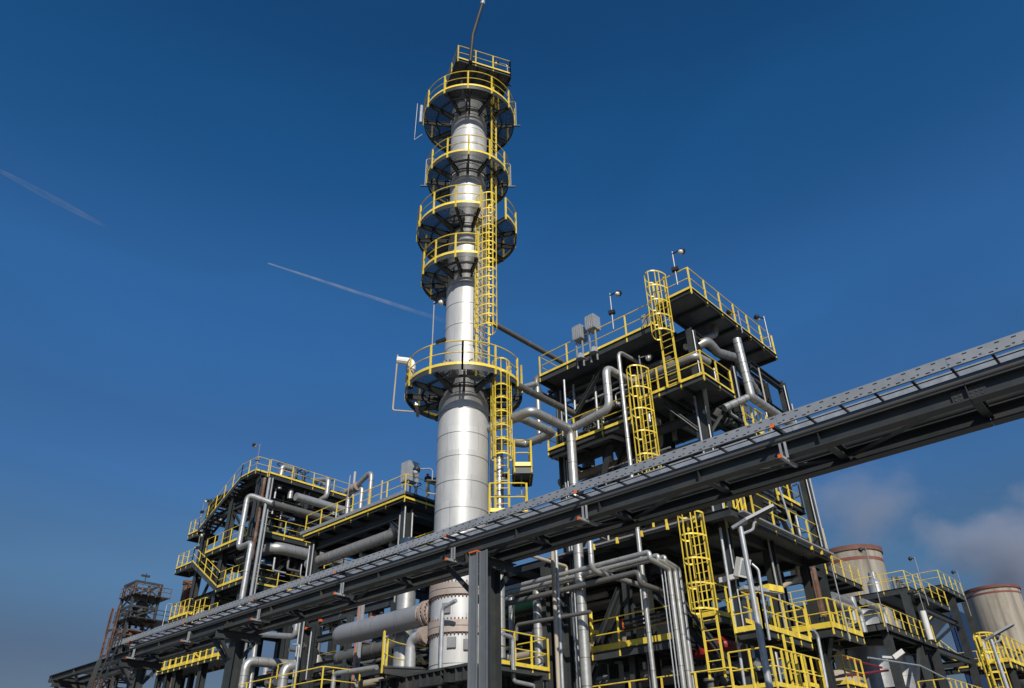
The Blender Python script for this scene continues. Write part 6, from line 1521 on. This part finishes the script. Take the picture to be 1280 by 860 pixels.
# ------------------------------------------------------------------ steam and contrails
sm_ = bpy.data.materials.new('steam'); sm_.use_nodes = True
nt = sm_.node_tree; nt.nodes.clear()
out = nt.nodes.new('ShaderNodeOutputMaterial'); pv = nt.nodes.new('ShaderNodeVolumePrincipled')
pv.inputs['Color'].default_value = (.54, .59, .70, 1); pv.inputs['Anisotropy'].default_value = 0.0
tc = nt.nodes.new('ShaderNodeTexCoord'); nz = nt.nodes.new('ShaderNodeTexNoise'); nz.inputs['Scale'].default_value = 2.2; nz.inputs['Detail'].default_value = 5; nz.inputs['Roughness'].default_value = .55
ln = nt.nodes.new('ShaderNodeVectorMath'); ln.operation = 'LENGTH'
def mth(op, a, c=None):
    m_ = nt.nodes.new('ShaderNodeMath'); m_.operation = op
    for i, x in enumerate((a, c)):
        if x is None: continue
        if isinstance(x, (int, float)): m_.inputs[i].default_value = x
        else: nt.links.new(x, m_.inputs[i])
    return m_.outputs[0]
nt.links.new(tc.outputs['Object'], nz.inputs[0]); nt.links.new(tc.outputs['Object'], ln.inputs[0])
fall = mth('SUBTRACT', 1.0, ln.outputs['Value'])
dn = mth('MAXIMUM', mth('SUBTRACT', mth('MULTIPLY', mth('ADD', nz.outputs['Fac'], mth('MULTIPLY', fall, .55)), 1.0), .66), 0.0)
den = mth('MULTIPLY', dn, .22)
nt.links.new(den, pv.inputs['Density']); nt.links.new(pv.outputs[0], out.inputs['Volume'])
M['steam'] = sm_
def steam(label, px, py, D, rx, rz, k=1.0):
    c = at(px, py, D=D)
    me = MB().sphere((0, 0, 0), 1.0, 20).build('steam_cloud', 'steam', None, 0)
    if k != 1.0:
        m2 = sm_.copy(); m2.node_tree.nodes
        for n_ in m2.node_tree.nodes:
            if n_.type == 'MATH' and n_.operation == 'MULTIPLY' and abs(n_.inputs[1].default_value - .22) < 1e-4: n_.inputs[1].default_value = .22 * k
        me.data.materials[0] = m2
    me.location = c; me.scale = (rx, rx, rz); me.rotation_euler = (0, 0, R(25))
    me['label'] = label; me['category'] = 'steam'; me['kind'] = 'stuff'
    return me
steam('soft grey steam cloud drifting over the right cooling tower', 1272, 688, 330, 40, 27, 1.1)
steam('thin pale steam veil over the left cooling tower', 1080, 632, 290, 32, 25, .38)

ct = bpy.data.materials.new('contrail'); ct.use_nodes = True
nt = ct.node_tree; nt.nodes.clear(); out = nt.nodes.new('ShaderNodeOutputMaterial')
tr = nt.nodes.new('ShaderNodeBsdfTransparent'); df = nt.nodes.new('ShaderNodeBsdfDiffuse'); df.inputs['Color'].default_value = (.8, .8, .8, 1)
mxs = nt.nodes.new('ShaderNodeMixShader'); tc = nt.nodes.new('ShaderNodeTexCoord'); sx = nt.nodes.new('ShaderNodeSeparateXYZ')
nt.links.new(tc.outputs['Object'], sx.inputs[0])
nz = nt.nodes.new('ShaderNodeTexNoise'); nz.inputs['Scale'].default_value = .0035; nz.inputs['Detail'].default_value = 6; nt.links.new(tc.outputs['Object'], nz.inputs[0])
lw = nt.nodes.new('ShaderNodeLayerWeight'); lw.inputs['Blend'].default_value = .5
fac = mth('MULTIPLY', mth('SUBTRACT', 1.0, lw.outputs['Facing']), mth('MULTIPLY', mth('ADD', nz.outputs['Fac'], -.15), .62))
# density falls off along the trail (object x = distance behind the aircraft, in trail lengths)
dm = nt.nodes.new('ShaderNodeMapRange'); dm.inputs['From Min'].default_value = 0; dm.inputs['From Max'].default_value = 1; dm.inputs['To Min'].default_value = 1.0; dm.inputs['To Max'].default_value = .02
att = nt.nodes.new('ShaderNodeAttribute'); att.attribute_name = 'age'; nt.links.new(att.outputs['Fac'], dm.inputs['Value'])
fac = mth('MULTIPLY', fac, dm.outputs[0])
nt.links.new(fac, mxs.inputs[0]); nt.links.new(tr.outputs[0], mxs.inputs[1]); nt.links.new(df.outputs[0], mxs.inputs[2]); nt.links.new(mxs.outputs[0], out.inputs[0])
M['contrail'] = ct
def contrail(label, p, q, r0, r1, old=0.0, fade_in=False):
    p = at(*p, Z=8500); q = at(*q, Z=8500)
    n = 40; N = 10; vs = []; ages = []
    d = (q - p).normalized(); s_, u_ = perp(d)
    b = MB()
    for i in range(n + 1):
        f = i / n; r = r0 + (r1 - r0) * f ** .7; c = p.lerp(q, f)
        if fade_in: r = r1 * (.35 + .65 * math.sin(math.pi * f))
        for k in range(N):
            a = 2 * math.pi * k / N; b.v.append(tuple(c + s_ * r * math.cos(a) + u_ * r * math.sin(a)))
            ages.append(max(old, f) if not fade_in else max(old, abs(f - .5) * 2))
    for i in range(n):
        for k in range(N):
            k2 = (k + 1) % N; b.f.append((i * N + k, i * N + k2, (i + 1) * N + k2, (i + 1) * N + k))
    o = solo(b, 'contrail', 'contrail', label, 'contrail', smooth=180)
    at_ = o.data.attributes.new('age', 'FLOAT', 'POINT'); at_.data.foreach_set('value', ages)
    return o
contrail('fresh white contrail slanting down from the left middle of the sky towards the column', (335, 329), (568, 405), 10, 48)
contrail('old faint contrail at the upper left of the sky', (-10, 208), (135, 285), 40, 60, .80, True)
